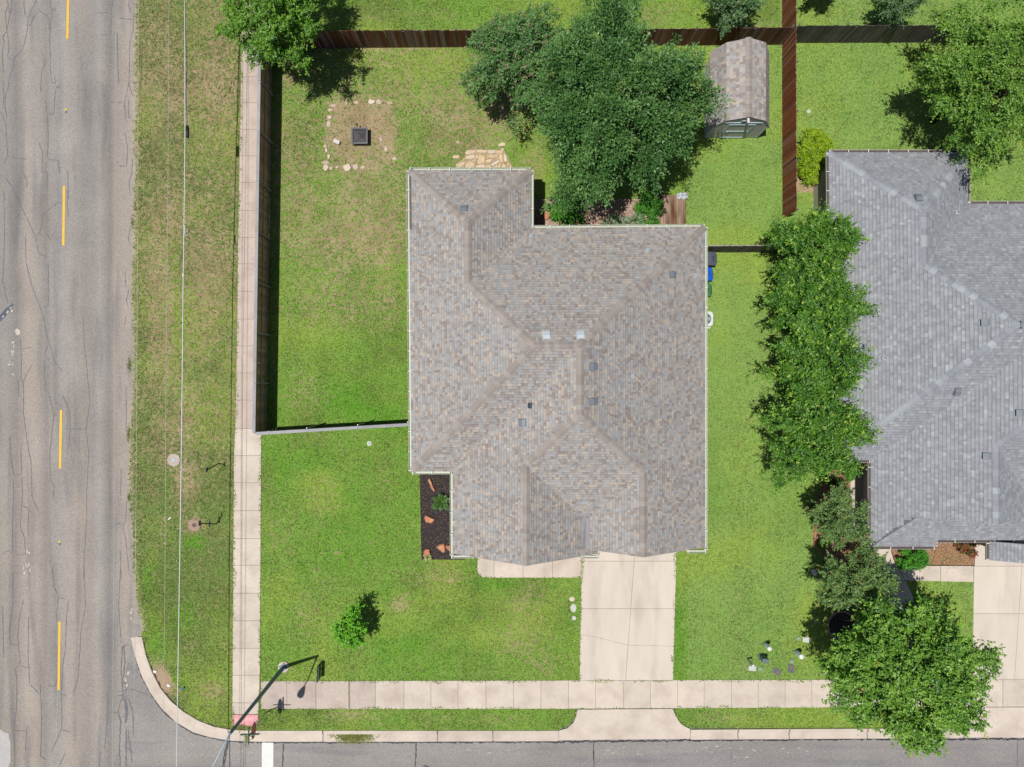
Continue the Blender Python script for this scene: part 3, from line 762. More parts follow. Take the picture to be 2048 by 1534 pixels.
def shrink(a, b_, g):
    """pull two ends of a span together by a gap"""
    return a + g, b_ - g
sw = bpy.data.objects.new('sidewalk', None); COL.objects.link(sw); tag(sw, 'concrete sidewalk panels beside the main road and along the side street', kind='structure')
slab([P(swl(-398) + 1, -398), P(swr(-398) - 1, -398), P(swr(700) - 1, 700), P(swl(700) + 1, 700)], sw, M_joint, 0.018, 'joint_bed', 0)
slab([P(swl(690) + 1, 700.3), P(swr(690) - 1, 700.3), P(swr(1428) - 1, 1428), P(swl(1428) + 1, 1428)], sw, M_joint, 0.018, 'joint_bed', 0)
slab(poly((523, 1363), (2440, 1358), (2440, 1411), (1700, 1413), (1150, 1416), (523, 1417)), sw, M_joint, 0.018, 'joint_bed', 0)
jy = [-381, -327, -273, -219, -165, -111, -58, -5, 48, 101, 154, 206, 259, 312, 365, 421, 475, 528, 583, 638, 692, 746, 800, 857, 911, 965, 1021, 1077, 1130, 1186, 1241, 1296, 1350, 1405, 1428]
g = 0.3
for a, c in zip(jy[:-1], jy[1:]):
    if c < -200: continue
    slab([P(swl(a + g), a + g), P(swr(a + g), a + g), P(swr(c - g), c - g), P(swl(c - g), c - g)], sw, M_conc if a > 850 else M_conc_old)
# pink ramp towards the street
b = MB(); q = [P(465.5, 1429), P(517, 1429), P(515.5, 1453), P(465, 1453)]
b.v = [(*q[0], 0.036), (*q[1], 0.036), (*q[2], -0.0), (*q[3], -0.0), (*q[0], -0.2), (*q[1], -0.2), (*q[2], -0.2), (*q[3], -0.2)]
b.f = [(3, 2, 1, 0), (0, 1, 5, 4), (1, 2, 6, 5), (2, 3, 7, 6), (3, 0, 4, 7)]; b.c = [(1, 1, 1)] * 8
b.build('ramp', M_pink, sw)['label'] = 'pink painted ramp panel at the corner'
jx = [522, 574, 632, 698, 751, 808, 862, 916, 972, 1027, 1082, 1137, 1191, 1247, 1301, 1355, 1408, 1463, 1516, 1570, 1623, 1677, 1731, 1785, 1840, 1895, 1950, 2005, 2060, 2115, 2170]
def top_y(x): return np.interp(x, [521, 2450], [1362, 1357])
def bot_y(x): return np.interp(x, [521, 1150, 1700, 2450], [1417.5, 1417, 1414, 1412])
for i, (a, c) in enumerate(zip(jx[:-1], jx[1:])):
    gg = g if i != 2 else 0.6
    a2 = a + gg + (2.2 if i == 3 else 0); c2 = c - gg
    slab([P(a2, top_y(a2)), P(c2, top_y(c2)), P(c2, bot_y(c2)), P(a2, bot_y(a2))], sw, M_conc_old if i < 4 else M_conc)

dw = bpy.data.objects.new('driveway', None); COL.objects.link(dw); tag(dw, 'pale concrete driveway panels in front of the brown roofed house', kind='structure')
slab(poly((1165, 1092), (1352, 1092), (1345, 1361), (1160, 1361)), dw, M_joint, 0.018, 'joint_bed', 0)
cxj = lambda y: np.interp(y, [1090, 1362], [1270.5, 1251])
lxj = lambda y: np.interp(y, [1090, 1362], [1164, 1159]); rxj = lambda y: np.interp(y, [1090, 1362], [1353.5, 1346])
for a, c in ((1090, 1122), (1122, 1217), (1217, 1361.5)):
    for L, Rr in ((lxj, cxj), (cxj, rxj)):
        slab([P(L(a) + g, a + g), P(Rr(a) - g, a + g), P(Rr(c) - g, c - g), P(L(c) + g, c - g)], dw, M_drive)
# hairline crack across the lower panels
ribbon([P(x, y) for x, y in ((1162, 1269), (1190, 1273), (1230, 1283), (1255, 1290), (1290, 1290), (1345, 1292))], 0.014, 0.0385, 0.3, dw, 'hairline_crack', mat('hairline', alb(170, 158, 146), 0.9))
# apron: sloped fan down to the street
b = MB()
top = [(1155, 1418.6), (1200, 1418.4), (1250, 1418), (1300, 1417.6), (1345, 1417)]
low = [(1118, 1482), (1185, 1481.6), (1250, 1481), (1315, 1480), (1380, 1479)]
for k in range(4):
    t0, t1, l0, l1 = top[k], top[k + 1], low[k], low[k + 1]
slope = [(0.0, 0.036), (0.55, 0.0), (0.7, -0.045), (0.78, -0.075), (1.0, ROADZ + 0.022)]
left = [(1155, 1418.6), (1152, 1432), (1147, 1444), (1135, 1456), (1118, 1461), (1118, 1482)]
right = [(1345, 1417), (1351, 1431), (1360, 1445), (1368, 1452), (1380, 1458), (1380, 1479)]
zz = [0.036, 0.022, 0.004, -0.03, -0.05, ROADZ + 0.022]
for k in range(6):
    for i in range(9):
        f = i / 8
        x = left[k][0] * (1 - f) + right[k][0] * f; y = left[k][1] * (1 - f) + right[k][1] * f
        q = P(x, y); b.v.append((*q, zz[k] + (0.05 * (k in (1, 2, 3, 4)) if i in (0, 8) else 0))); b.c.append((1, 1, 1))
for k in range(5):
    for i in range(8):
        b.f.append((k * 9 + i, (k + 1) * 9 + i, (k + 1) * 9 + i + 1, k * 9 + i + 1))
b.build('apron', M_conc, dw)
fw = bpy.data.objects.new('front_walk', None); COL.objects.link(fw); tag(fw, 'concrete front walk of four panels left of the driveway', kind='structure')
slab(poly((957, 1096), (1162, 1096), (1162, 1154), (969, 1154)), fw, M_joint, 0.018, 'joint_bed', 0)
for k, (a, c) in enumerate(zip((955, 988, 1046, 1105, 1163.3)[:-1], (955, 988, 1046, 1105, 1163.3)[1:])):
    q = [P(a + g, 1095), P(c - g, 1095), P(c - g, 1155), P(a + g, 1155)]
    if k == 0: q = [P(955, 1095), P(c - g, 1095), P(c - g, 1155), P(967, 1155), P(955, 1146)]
    slab(q, fw, M_conc)
d2 = bpy.data.objects.new('driveway', None); COL.objects.link(d2); tag(d2, 'concrete driveway of the grey roofed house at the right edge', kind='structure')
slab(poly((1949, 1087), (2440, 1087), (2440, 1412), (1946, 1412)), d2, M_joint, 0.018, 'joint_bed', 0)
c2j = lambda y: np.interp(y, [1085, 1362], [2046, 2028]); l2j = lambda y: np.interp(y, [1085, 1362], [1948, 1944])
for a, c in ((1086, 1132), (1132, 1227), (1227, 1358)):
    for L, Rr in ((l2j, c2j), (c2j, lambda y: c2j(y) + 110)):
        slab([P(L(a) + g, a + g), P(Rr(a) - g, a + g), P(Rr(c) - g, c - g), P(L(c) + g, c - g)], d2, M_drive)
b = MB()
for k, (y, xl, z) in enumerate(((1414, 1944, 0.036), (1430, 1941, 0.02), (1445, 1935, -0.005), (1457, 1922, -0.05), (1476.5, 1915, ROADZ + 0.024))):
    b.v += [(*P(xl, y), z), (*P(2230, y), z)]; b.c += [(1, 1, 1)] * 2
    if k: b.f.append((2 * k - 2, 2 * k, 2 * k + 1, 2 * k - 1))
b.build('apron', M_conc, d2)
w2 = bpy.data.objects.new('front_walk', None); COL.objects.link(w2); tag(w2, 'concrete walk and porch slab of the grey roofed house', kind='structure')
slab(poly((1794, 1131.5), (1880, 1131.5), (1880, 1162), (1812, 1160.6)), w2, M_conc)
slab(poly((1881, 1131.5), (1946, 1131.5), (1946, 1163.6), (1881, 1162.3)), w2, M_conc)
slab(PATH2[:5] + [P(1810, 1161), P(1755, 1160), P(1742, 1135)], w2, M_conc, 0.032)
slab([P(1811, 1162), P(1824, 1190), P(1838, 1240), P(1842, 1356), P(1794, 1356), P(1792, 1250), P(1768, 1185), P(1756, 1161)], w2, M_conc, 0.032)
slab(PORCH2, w2, M_conc, 0.06, 'porch_slab')

# ------------------------------------------------------------------ planting beds
def bed(name, pts, m, label, top=0.02):
    o = MB().prism(pts, -0.1, top).build(name, m); return tag(o, label, kind='structure')
bed('mulch_bed', BED1, M_mulch, 'black mulch bed with red rocks beside the house', 0.03)
bed('gravel_bed', BED_GRAVEL, M_gravel, 'pinkish gravel bed under the shrubs behind the house')
bed('mulch_bed', BED2, M_mulchb, 'brown mulch bed between grey roof and front walk', 0.025)
bed('mulch_bed', BED2L, M_mulchb, 'brown mulch strip under the dark trees beside the porch', 0.025)
bed('mulch_bed', BEDF, M_dirt, 'patch of bare dirt below the yellow green bush', 0.012)
def bits(name, pts, m, n, size, label, cols, zb=0.03, flat=0.5):
    """loose chips or pebbles: small tilted tetra-like stones joined as stuff"""
    P0 = np.array(pts); lo = P0.min(0); hi = P0.max(0)
    X = rng.uniform(lo[0], hi[0], n * 3); Y = rng.uniform(lo[1], hi[1], n * 3)
    k = inside(pts, X, Y); X = X[k][:n]; Y = Y[k][:n]; n = len(X)
    V = np.zeros((n, 5, 3)); a = rng.uniform(0, 6.28, n); s = size * rng.uniform(0.5, 1.4, n)
    for i in range(4):
        r = s * rng.uniform(0.6, 1.0, n)
        V[:, i, 0] = X + r * np.cos(a + i * 1.57); V[:, i, 1] = Y + r * np.sin(a + i * 1.57) * 0.6; V[:, i, 2] = zb
    V[:, 4, 0] = X; V[:, 4, 1] = Y; V[:, 4, 2] = zb + s * flat
    C = np.array(cols)[rng.integers(0, len(cols), n)] * rng.uniform(0.7, 1.2, n)[:, None]
    F = np.array([[0, 1, 4], [1, 2, 4], [2, 3, 4], [3, 0, 4]])[None] + 5 * np.arange(n)[:, None, None]
    me = fastmesh(name, V.reshape(-1, 3), F.reshape(-1, 3), np.repeat(C, 5, 0)); me.materials.append(m)
    return tag(link(bpy.data.objects.new(name, me)), label, kind='stuff')
M_bits = mat('loose bits', attr=True, rough=0.95, n=())
bits('mulch_chips', BED1, M_bits, 9000, 0.03, 'black mulch chips scattered in the bed beside the house', [alb(58, 52, 52), alb(74, 66, 64), alb(48, 44, 46), alb(140, 116, 100), alb(58, 54, 56), alb(62, 56, 60)], 0.03)
bits('gravel', BED_GRAVEL, M_bits, 9000, 0.035, 'pink and white pebbles of the gravel bed', [alb(190, 160, 140), alb(225, 212, 200), alb(150, 118, 100), alb(178, 140, 122)], 0.02)
bits('mulch_chips', BED2, M_bits, 5000, 0.035, 'brown mulch chips scattered below the grey roof', [alb(186, 146, 112), alb(150, 112, 84), alb(204, 172, 140), alb(120, 92, 72)], 0.025)
bits('mulch_chips', BED2L, M_bits, 4000, 0.035, 'reddish mulch chips scattered under the dark trees', [alb(186, 130, 104), alb(150, 104, 84), alb(204, 160, 134)], 0.025)

# ------------------------------------------------------------------ grass blades
def grass():
    n = 1000000
    X = rng.uniform(-28.5, 28.5, n); Y = rng.uniform(-21.5, 21.5, n)
    keep = ~inside(road_poly, X, Y)
    for pl in NOGRASS:
        ins_ = inside(pl, X, Y)
        if pl in (WALK_V, WALK_H, DRIVE, FWALK):
            over = 0.22 * np.maximum(0, vnoise(X, Y, 0.55, 191) - 0.42) + 0.05 * rng.random(n) ** 2
            i_ = np.where(ins_)[0]
            dd = polydist(pl, X[i_], Y[i_], True)
            ins_[i_] = dd > over[i_]
        keep &= ~ins_
    X = X[keep]; Y = Y[keep]
    d = polydist(edge_m, X, Y)
    keep = d > 0.05
    nk = Y > P(0, 1262)[1]
    keep &= ~(nk & (d < 0.3) & (rng.random(len(X)) < 0.5))
    dirt = np.exp(-((X - P(318, 0)[0]) / 0.9) ** 2 - ((Y - P(0, 1362)[1]) / 0.9) ** 2) * (d < 0.75)
    keep &= rng.random(len(X)) > dirt * 1.5
    X = X[keep]; Y = Y[keep]; d = d[keep]
    C = lawn_colour(X, Y)
    # thin the grass where it is dry
    g_ = C[:, 1] / (C[:, 0] + 1e-6)
    keep = rng.random(len(X)) < np.clip((g_ - 0.8) * 2.2, 0.3, 1.0)
    X = X[keep]; Y = Y[keep]; C = C[keep]; d = d[keep]; n = len(X)
    nk = Y > P(0, 1262)[1]
    Z = np.where(nk, np.interp(d, [0, 0.5], [-0.1, 0.0]), 0.0) + 0.0
    for pl in (WALK_V, WALK_H, DRIVE, FWALK): Z = np.where(inside(pl, X, Y), 0.034, Z)
    long_ = nk & (d < 0.45)
    L = rng.uniform(0.05, 0.125, n) * np.where(long_, 1.6, 1.0); w = rng.uniform(0.012, 0.026, n)
    a = rng.uniform(0, 2 * np.pi, n); el = rng.uniform(0.15, 1.0, n)
    # blades comb the same way inside a tuft
    a = a * 0.55 + 2 * np.pi * vnoise(X, Y, 0.5, 3) * 1.2
    dx = np.cos(a); dy = np.sin(a)
    V = np.zeros((n, 3, 3))
    V[:, 0] = np.stack([X - dy * w, Y + dx * w, Z - 0.004], -1)
    V[:, 1] = np.stack([X + dy * w, Y - dx * w, Z - 0.004], -1)
    V[:, 2] = np.stack([X + dx * L * np.cos(el), Y + dy * L * np.cos(el), Z + L * np.sin(el)], -1)
    C = C * (rng.uniform(0.68, 1.48, n) * (0.82 + 0.4 * vnoise(X, Y, 0.11, 63)))[:, None]
    straw = rng.random(n) < 0.09
    C[straw] = np.array(alb(196, 184, 132)) * rng.uniform(0.7, 1.2, straw.sum())[:, None]
    C[long_] = C[long_] * 0.5 + np.array(alb(160, 170, 105)) * 0.5
    me = fastmesh('grass', V.reshape(-1, 3), np.arange(3 * n).reshape(-1, 3), np.repeat(C, 3, 0))
    me.materials.append(M_blade)
    o = link(bpy.data.objects.new('grass', me)); tag(o, 'short blades of mown grass covering the lawns', kind='stuff')
grass()

# ------------------------------------------------------------------ roofs
ZE = 2.75
class Face:
    def __init__(s, name, p, n, pitch=0.667, ze=ZE):
        s.name = name; s.p = np.array(p, float) * S; l = math.hypot(*n); s.n = np.array(n, float) / l; s.m = pitch; s.ze = ze
    def d(s, x, y): return s.n[0] * (x - s.p[0]) + s.n[1] * (y - s.p[1])
    def z(s, x, y): return s.ze + s.m * s.d(x, y)
class Block:
    def __init__(s, faces, clips=()):
        s.faces = faces; s.clips = [(np.array(n, float), np.array(p, float) * S) for n, p in clips]
    def inside(s, x, y, e=1e-4):
        for f in s.faces:
            if f.d(x, y) < -e: return False
        for n, p in s.clips:
            if n[0] * (x - p[0]) + n[1] * (y - p[1]) < -e: return False
        return True
    def z(s, x, y): return min(f.z(x, y) for f in s.faces)
    def region(s, f):
        """convex plan polygon of a face inside this block"""
        pl = [(-60, -60), (60, -60), (60, 60), (-60, 60)]
        pl = clip(pl, lambda x, y: f.d(x, y))
        for g_ in s.faces:
            if g_ is not f: pl = clip(pl, lambda x, y, g_=g_: g_.z(x, y) - f.z(x, y)); pl = clip(pl, lambda x, y, g_=g_: g_.d(x, y))
        for n, p in s.clips: pl = clip(pl, lambda x, y, n=n, p=p: n[0] * (x - p[0]) + n[1] * (y - p[1]))
        return pl
def clip(pl, fn):
    out = []
    n = len(pl)
    for i in range(n):
        a = pl[i]; b_ = pl[(i + 1) % n]; fa = fn(*a); fb = fn(*b_)
        if fa >= 0: out.append(a)
        if (fa >= 0) != (fb >= 0):
            t = fa / (fa - fb); out.append((a[0] + (b_[0] - a[0]) * t, a[1] + (b_[1] - a[1]) * t))
    return out
def area(pl): return 0.5 * abs(sum(pl[i][0] * pl[(i + 1) % len(pl)][1] - pl[(i + 1) % len(pl)][0] * pl[i][1] for i in range(len(pl)))) if len(pl) > 2 else 0
def peak(f, g_, h):
    A = np.array([f.m * f.n - g_.m * g_.n, f.m * f.n - h.m * h.n])
    k = lambda q: q.ze - q.m * (q.n @ q.p)
    return np.linalg.solve(A, np.array([k(g_) - k(f), k(h) - k(f)]))
def corner(f, g_):
    A = np.array([f.n, g_.n]); return np.linalg.solve(A, np.array([f.n @ f.p, g_.n @ g_.p]))

class Roof:
    def __init__(s, blocks, xmax=60):
        s.blocks = blocks; s.xmax = xmax
    def z(s, x, y):
        r = -1
        for b_ in s.blocks:
            if b_.inside(x, y): r = max(r, b_.z(x, y))
        return r
    def vis(s, f, x, y):
        ok = any(f in b_.faces and b_.inside(x, y) and f.z(x, y) <= b_.z(x, y) + 2e-3 for b_ in s.blocks)
        return ok and f.z(x, y) >= s.z(x, y) - 4e-3
    def at(s, px, py):
        """plan point and height of the roof seen at a photo pixel"""
        z = ZE
        for _ in range(12):
            x, y = P(px, py, z); z = max(ZE, s.z(x, y))
        return x, y, z
    def build(s, parent, pal, wts, mdeck, expo=0.125, xlim=29.0, seed=1, tabw=(0.085, 0.1, 0.12, 0.14, 0.17)):
        r = random.Random(seed)
        faces = []
        for b_ in s.blocks:
            for f in b_.faces:
                if f not in faces: faces.append(f)
        deck = MB()
        for b_ in s.blocks:
            for f in b_.faces:
                pl = b_.region(f)
                if len(pl) > 2:
                    deck.quad(*[(x, y, f.z(x, y) - 0.012) for x, y in pl])
        roofo = deck.build('roof', mdeck, parent)
        tabs = MB(); V = tabs.v; Fc = tabs.f; Cc = tabs.c
        for f in faces:
            regs = [(b_, b_.region(f)) for b_ in s.blocks if f in b_.faces]
            regs = [(b_, q) for b_, q in regs if len(q) > 2]
            t = np.array([-f.n[1], f.n[0]])
            allp = [p for _, q in regs for p in q]
            us = [(np.array(p) - f.p) @ t for p in allp]; vs = [(np.array(p) - f.p) @ f.n for p in allp]
            u0, u1 = min(us), max(us); v1 = max(vs)
            sl = math.sqrt(1 + f.m ** 2)
            ex = expo
            k = 0
            while k * ex < v1:
                va = k * ex - (0.02 if k == 0 else 0); vb = min((k + 1) * ex, v1 + 0.02)
                u = u0 - r.uniform(0, 0.3)
                prev = None
                while u < u1:
                    w = r.choice(tabw) * r.uniform(0.9, 1.1)
                    ua, ub = u, min(u + w, u1); u += w
                    q = [f.p + f.n * va + t * ua, f.p + f.n * va + t * ub, f.p + f.n * vb + t * ub, f.p + f.n * vb + t * ua]
                    c0 = sum(q) / 4
                    if c0[0] > xlim: continue
                    qq = [(c0 + (p - c0) * 0.96) for p in q]
                    vv = [s.vis(f, *p) for p in qq]
                    if not all(vv):
                        best = None; ba = 0
                        for b_, rg in regs:
                            pl = [tuple(p) for p in q]
                            for i in range(len(rg)):
                                if len(pl) < 3: break
                                a_ = rg[i]; c_ = rg[(i + 1) % len(rg)]
                                nx, ny = -(c_[1] - a_[1]), c_[0] - a_[0]
                                pl = clip(pl, lambda x, y, a_=a_, nx=nx, ny=ny: nx * (x - a_[0]) + ny * (y - a_[1]))
                            A_ = area(pl)
                            if A_ > ba: ba = A_; best = pl
                        if best is None or ba < 4e-4: continue
                        cc = np.mean(best, axis=0)
                        if not (any(vv) or s.vis(f, *cc)): continue
                        q = [np.array(p) for p in best]
                    th = r.choice((0.004, 0.005, 0.012, 0.013))
                    ci = r.choices(range(len(pal)), wts)[0]
                    if prev is not None and r.random() < 0.06: ci = prev
                    prev = ci
                    kk = r.uniform(0.9, 1.1); col = tuple(x * kk for x in pal[ci])
                    nb = len(V); n = len(q)
                    for p in q:
                        v_ = (p - f.p) @ f.n
                        lift = 0.002 + (0.006 + th) * max(0.0, min(1.0, (vb - v_) / (vb - va)))
                        V.append((p[0], p[1], f.z(p[0], p[1]) + lift)); Cc.append(col)
                    for p in q:
                        V.append((p[0], p[1], f.z(p[0], p[1]) - 0.006)); Cc.append(col)
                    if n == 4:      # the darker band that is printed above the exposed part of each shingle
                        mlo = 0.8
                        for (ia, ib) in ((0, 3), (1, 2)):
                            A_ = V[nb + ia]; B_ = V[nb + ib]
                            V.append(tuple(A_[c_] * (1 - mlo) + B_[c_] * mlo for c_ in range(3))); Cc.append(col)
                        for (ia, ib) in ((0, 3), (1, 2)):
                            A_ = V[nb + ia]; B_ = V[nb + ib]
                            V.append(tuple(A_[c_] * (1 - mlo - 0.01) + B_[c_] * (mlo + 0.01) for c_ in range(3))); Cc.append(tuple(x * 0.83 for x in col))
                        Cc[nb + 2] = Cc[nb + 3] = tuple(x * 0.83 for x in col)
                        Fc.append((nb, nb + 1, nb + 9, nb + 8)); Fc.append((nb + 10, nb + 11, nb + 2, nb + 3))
                    else:
                        Fc.append(tuple(range(nb, nb + n)))
                    for i in range(n):
                        if n == 4 and i == 2: continue
                        j = (i + 1) % n
                        Fc.append((nb + i, nb + n + i, nb + n + j, nb + j))
                k += 1
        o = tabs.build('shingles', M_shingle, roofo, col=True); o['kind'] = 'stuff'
        return roofo
    def caps(s, roofo, segs, m, expo=0.2, half=0.17, xlim=31.0, seed=3):
        r = random.Random(seed)
        for a, c in segs:
            a = np.array(a, float); c = np.array(c, float)
            L = np.linalg.norm(c - a); t = (c - a) / L; nrm = np.array([-t[1], t[0]])
            mid = (a + c) / 2
            zm = s.z(*mid); zl = s.z(*(mid + nrm * half)); zr = s.z(*(mid - nrm * half))
            za = s.z(*(a + t * 0.05)); zb = s.z(*(c - t * 0.05))
            slope = (zb - za) / max(L - 0.1, 0.1)
            dl = min(0, zl - zm); dr = min(0, zr - zm)
            n = max(1, int(L / expo)); e = L / n
            b_ = MB()
            th = 0.014
            for x0, lift in ((0, 0.03), (e * 1.25, 0.014)):
                for y_, dz in ((half, dl), (half * 0.16, dl * 0.12), (-half * 0.16, dr * 0.12), (-half, dr)):
                    b_.v.append((t[0] * x0 + nrm[0] * y_, t[1] * x0 + nrm[1] * y_, slope * x0 + dz + lift)); b_.c.append((1, 1, 1))
            for i in range(8):
                v = b_.v[i]; b_.v.append((v[0], v[1], v[2] - th)); b_.c.append((1, 1, 1))
            b_.f = [(0, 1, 5, 4), (1, 2, 6, 5), (2, 3, 7, 6), (0, 8, 9, 1), (1, 9, 10, 2), (2, 10, 11, 3), (0, 4, 12, 8), (3, 11, 15, 7)]
            b_.f = [q if Vector(Vector(b_.v[q[1]]) - Vector(b_.v[q[0]])).cross(Vector(b_.v[q[2]]) - Vector(b_.v[q[0]])).z >= -1e9 else q[::-1] for q in b_.f]
            me = b_.mesh('ridge_cap', m)
            for i in range(n):
                p = a + t * e * i
                if p[0] > xlim: continue
                o = bpy.data.objects.new('ridge_cap', me)
                o.location = (p[0], p[1], za + slope * (e * i - 0.05) + r.uniform(-0.002, 0.002))
                link(o, roofo)

def gutter(parent, a, c, nout, m, mh=None, ze=ZE, w=0.115, expo=0.92, inner=None):
    """open channel outside an eave line from a to c (plan metres), nout points away from the roof"""
    a = np.array(a, float); c = np.array(c, float); nout = np.array(nout, float)
    b_ = MB(); t = 0.006
    prof = [(-0.005, ze - 0.01), (-0.005, ze - 0.11), (w * 0.85, ze - 0.11), (w, ze - 0.005), (w + 0.014, ze - 0.005), (w + 0.012, ze - 0.02), (w * 0.85 + 0.008, ze - 0.12), (-0.012, ze - 0.12), (-0.012, ze - 0.01)]
    for p in (a, c):
        for d, z in prof:
            q = p + nout * d; b_.v.append((q[0], q[1], z)); b_.c.append((1, 1, 1))
    n = len(prof)
    for i in range(n):
        j = (i + 1) % n
        b_.f.append((i, j, n + j, n + i))
    b_.f.append((1, 2, 3, 4, 5, 6, 7)); b_.f.append((n + 7, n + 6, n + 5, n + 4, n + 3, n + 2, n + 1))
    o = b_.build('gutter', m, parent)
    if inner is not None:
        q0 = a + nout * 0.004; q1 = a + nout * (w * 0.9); r0 = c + nout * 0.004; r1 = c + nout * (w * 0.9)
        i_ = MB(); i_.quad((*q0, ze - 0.088), (*q1, ze - 0.088), (*r1, ze - 0.088), (*r0, ze - 0.088))
        i_.build('gutter_debris', inner, o)
    L = np.linalg.norm(c - a); k = max(1, int(L / expo)); t_ = (c - a) / L
    hb = MB()
    for d0, d1 in ((-0.05, w + 0.016),):
        p0 = nout * d0 - t_ * 0.016; p1 = nout * d1 - t_ * 0.016; p2 = nout * d1 + t_ * 0.016; p3 = nout * d0 + t_ * 0.016
        hb.prism([tuple(p0), tuple(p1), tuple(p2), tuple(p3)], -0.004, 0.008)
    me = hb.mesh('hanger', mh or m)
    for i in range(k + 1):
        p = a + t_ * min(L - 0.05, max(0.05, L * i / k))
        h = bpy.data.objects.new('hanger', me); h.location = (p[0], p[1], ze - 0.002 + 0.012); link(h, o)
    return o

def box_vent(parent, roof, px, py, w, l, hgt, m, ang=0.0, name='roof_vent'):
    x, y, z = roof.at(px, py)
    e = 0.15
    gx = (roof.z(x + e, y) - roof.z(x - e, y)) / (2 * e); gy = (roof.z(x, y + e) - roof.z(x, y - e)) / (2 * e)
    nrm = Vector((-gx, -gy, 1)).normalized()
    up = Vector((gx, gy, gx * gx + gy * gy)).normalized() if abs(gx) + abs(gy) > 1e-3 else Vector((0, 1, 0))
    side = up.cross(nrm)
    b_ = MB()
    def pt(u, v, h): q = Vector((x, y, z)) + side * u + up * v + nrm * h; return tuple(q)
    # flange, then a hood that is taller at the lower end
    b_.quad(pt(-w * .65, -l * .6, .014), pt(w * .65, -l * .6, .014), pt(w * .65, l * .6, .014), pt(-w * .65, l * .6, .014))
    lo = [pt(-w / 2, -l / 2, 0.01), pt(w / 2, -l / 2, 0.01), pt(w / 2, l / 2, 0.01), pt(-w / 2, l / 2, 0.01)]
    hi = [pt(-w / 2, -l / 2, hgt), pt(w / 2, -l / 2, hgt), pt(w / 2, l * .1, hgt), pt(w / 2, l / 2, hgt * .45), pt(-w / 2, l / 2, hgt * .45), pt(-w / 2, l * .1, hgt)]
    b_.quad(hi[0], hi[1], hi[2], hi[5]); b_.quad(hi[5], hi[2], hi[3], hi[4])
    b_.quad(lo[0], lo[1], hi[1], hi[0]); b_.quad(lo[1], lo[2], hi[3], hi[2], hi[1]); b_.quad(lo[2], lo[3], hi[4], hi[3]); b_.quad(lo[3], lo[0], hi[0], hi[5], hi[4])
    return b_.build(name, m, parent)
def pipe_boot(parent, roof, px, py, m, r=0.05):
    x, y, z = roof.at(px, py)
    b_ = MB(); b_.lathe([(r * 2.4, -0.05), (r * 2.2, 0.05), (r * 1.1, 0.09), (r, 0.2), (r * 0.75, 0.2), (r * 0.7, 0.1)], 10)
    return b_.build('vent_pipe', m, parent, loc=(x, y, z))

# ---- the brown roofed house
h1 = thing('house', 'single storey house with a brown shingle hip roof in the middle', 'house')
fW = Face('W', (-190.7, 395.3), (558.2, 4.6)); fN1 = Face('N1', (0, 395.3), (0, -1)); fE1 = Face('E1', (35.2, 0), (-1, 0)); fN2 = Face('N2', (200, 289.3), (0.008, -1))
fE = Face('E', (357.5, 0), (-1, 0), 0.606); fS1 = Face('S1', (0, -163), (0, 1)); fW2 = Face('W2', (-110, 0), (1, 0)); fS2 = Face('S2', (0, -274), (0, 1))
fFe = Face('Fe', (158, 0), (-1, 0)); fGw = Face('Gw', (112.6, 0), (1, 0))
roof1 = Roof([Block([fW, fN1, fE1, fS1]), Block([fW, fN2, fE, fS1]), Block([fW2, fE, fN2, fS2]),
              Block([fW2, fFe], [((0, 1), (0, -315)), ((0, -1), (0, -120))]), Block([fE, fGw], [((0, 1), (0, -303)), ((0, -1), (0, -150))])])
pal1 = [alb(194, 182, 170), alb(177, 177, 177), alb(160, 151, 147), alb(171, 164, 159), alb(182, 174, 169), alb(169, 170, 172)]
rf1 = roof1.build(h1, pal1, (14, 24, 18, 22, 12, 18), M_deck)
A1 = peak(fW, fN1, fE1); B1 = peak(fW, fE1, fN2); C1 = peak(fW, fN2, fS1); D1 = peak(fN2, fS1, fE); E1p = peak(fW2, fE, fS2); F1 = peak(fW2, fS2, fFe); G1 = peak(fE, fS2, fGw); D1b = np.array([E1p[0], D1[1]])
roof1.caps(rf1, [(corner(fW, fN1), A1), (corner(fN1, fE1), A1), (B1, A1), (B1, C1), (C1, D1), (corner(fN2, fE), D1), (corner(fW, fS1), C1), (E1p, D1b), (F1, E1p), (G1, E1p),
                 ((F1[0], -314.5 * S), F1), ((G1[0], -302.5 * S), G1)], M_cap)
def r2(x, y): return (x * S, y * S)
for a, c, n in ((corner(fW, fN1), corner(fW, fS1), -fW.n), (corner(fW, fN1), corner(fN1, fE1), -fN1.n), (corner(fN1, fE1), corner(fE1, fN2), -fE1.n), (corner(fE1, fN2), corner(fN2, fE), -fN2.n),
                (corner(fN2, fE), r2(357.5, -309), -fE.n), (corner(fW, fS1), corner(fS1, fW2), -fS1.n), (r2(-110, -159), r2(-110, -319), -fW2.n),
                (r2(-113, -319), r2(-70, -319), (0, -1)), (r2(158, -300), r2(158, -319), (1, 0)), (r2(128, -319), r2(161, -319), (0, -1)), (r2(324, -309), r2(360, -309), (0, -1))):
    gutter(h1, a, c, n, M_gut, M_gutw)
for v in ((928, 418), (1345, 549), (1186, 733), (1186, 803), (1045, 845)):
    box_vent(h1, roof1, *v, 0.27, 0.33, 0.09, M_vent)
for v in ((1093, 671), (1162, 671)): box_vent(h1, roof1, *v, 0.3, 0.36, 0.1, M_ventw)
box_vent(h1, roof1, 1061, 811, 0.2, 0.17, 0.1, M_ventd)
for v in ((1064, 472), (1296, 501), (1391, 551), (1266, 752), (1097, 778)): pipe_boot(h1, roof1, *v, M_lead)
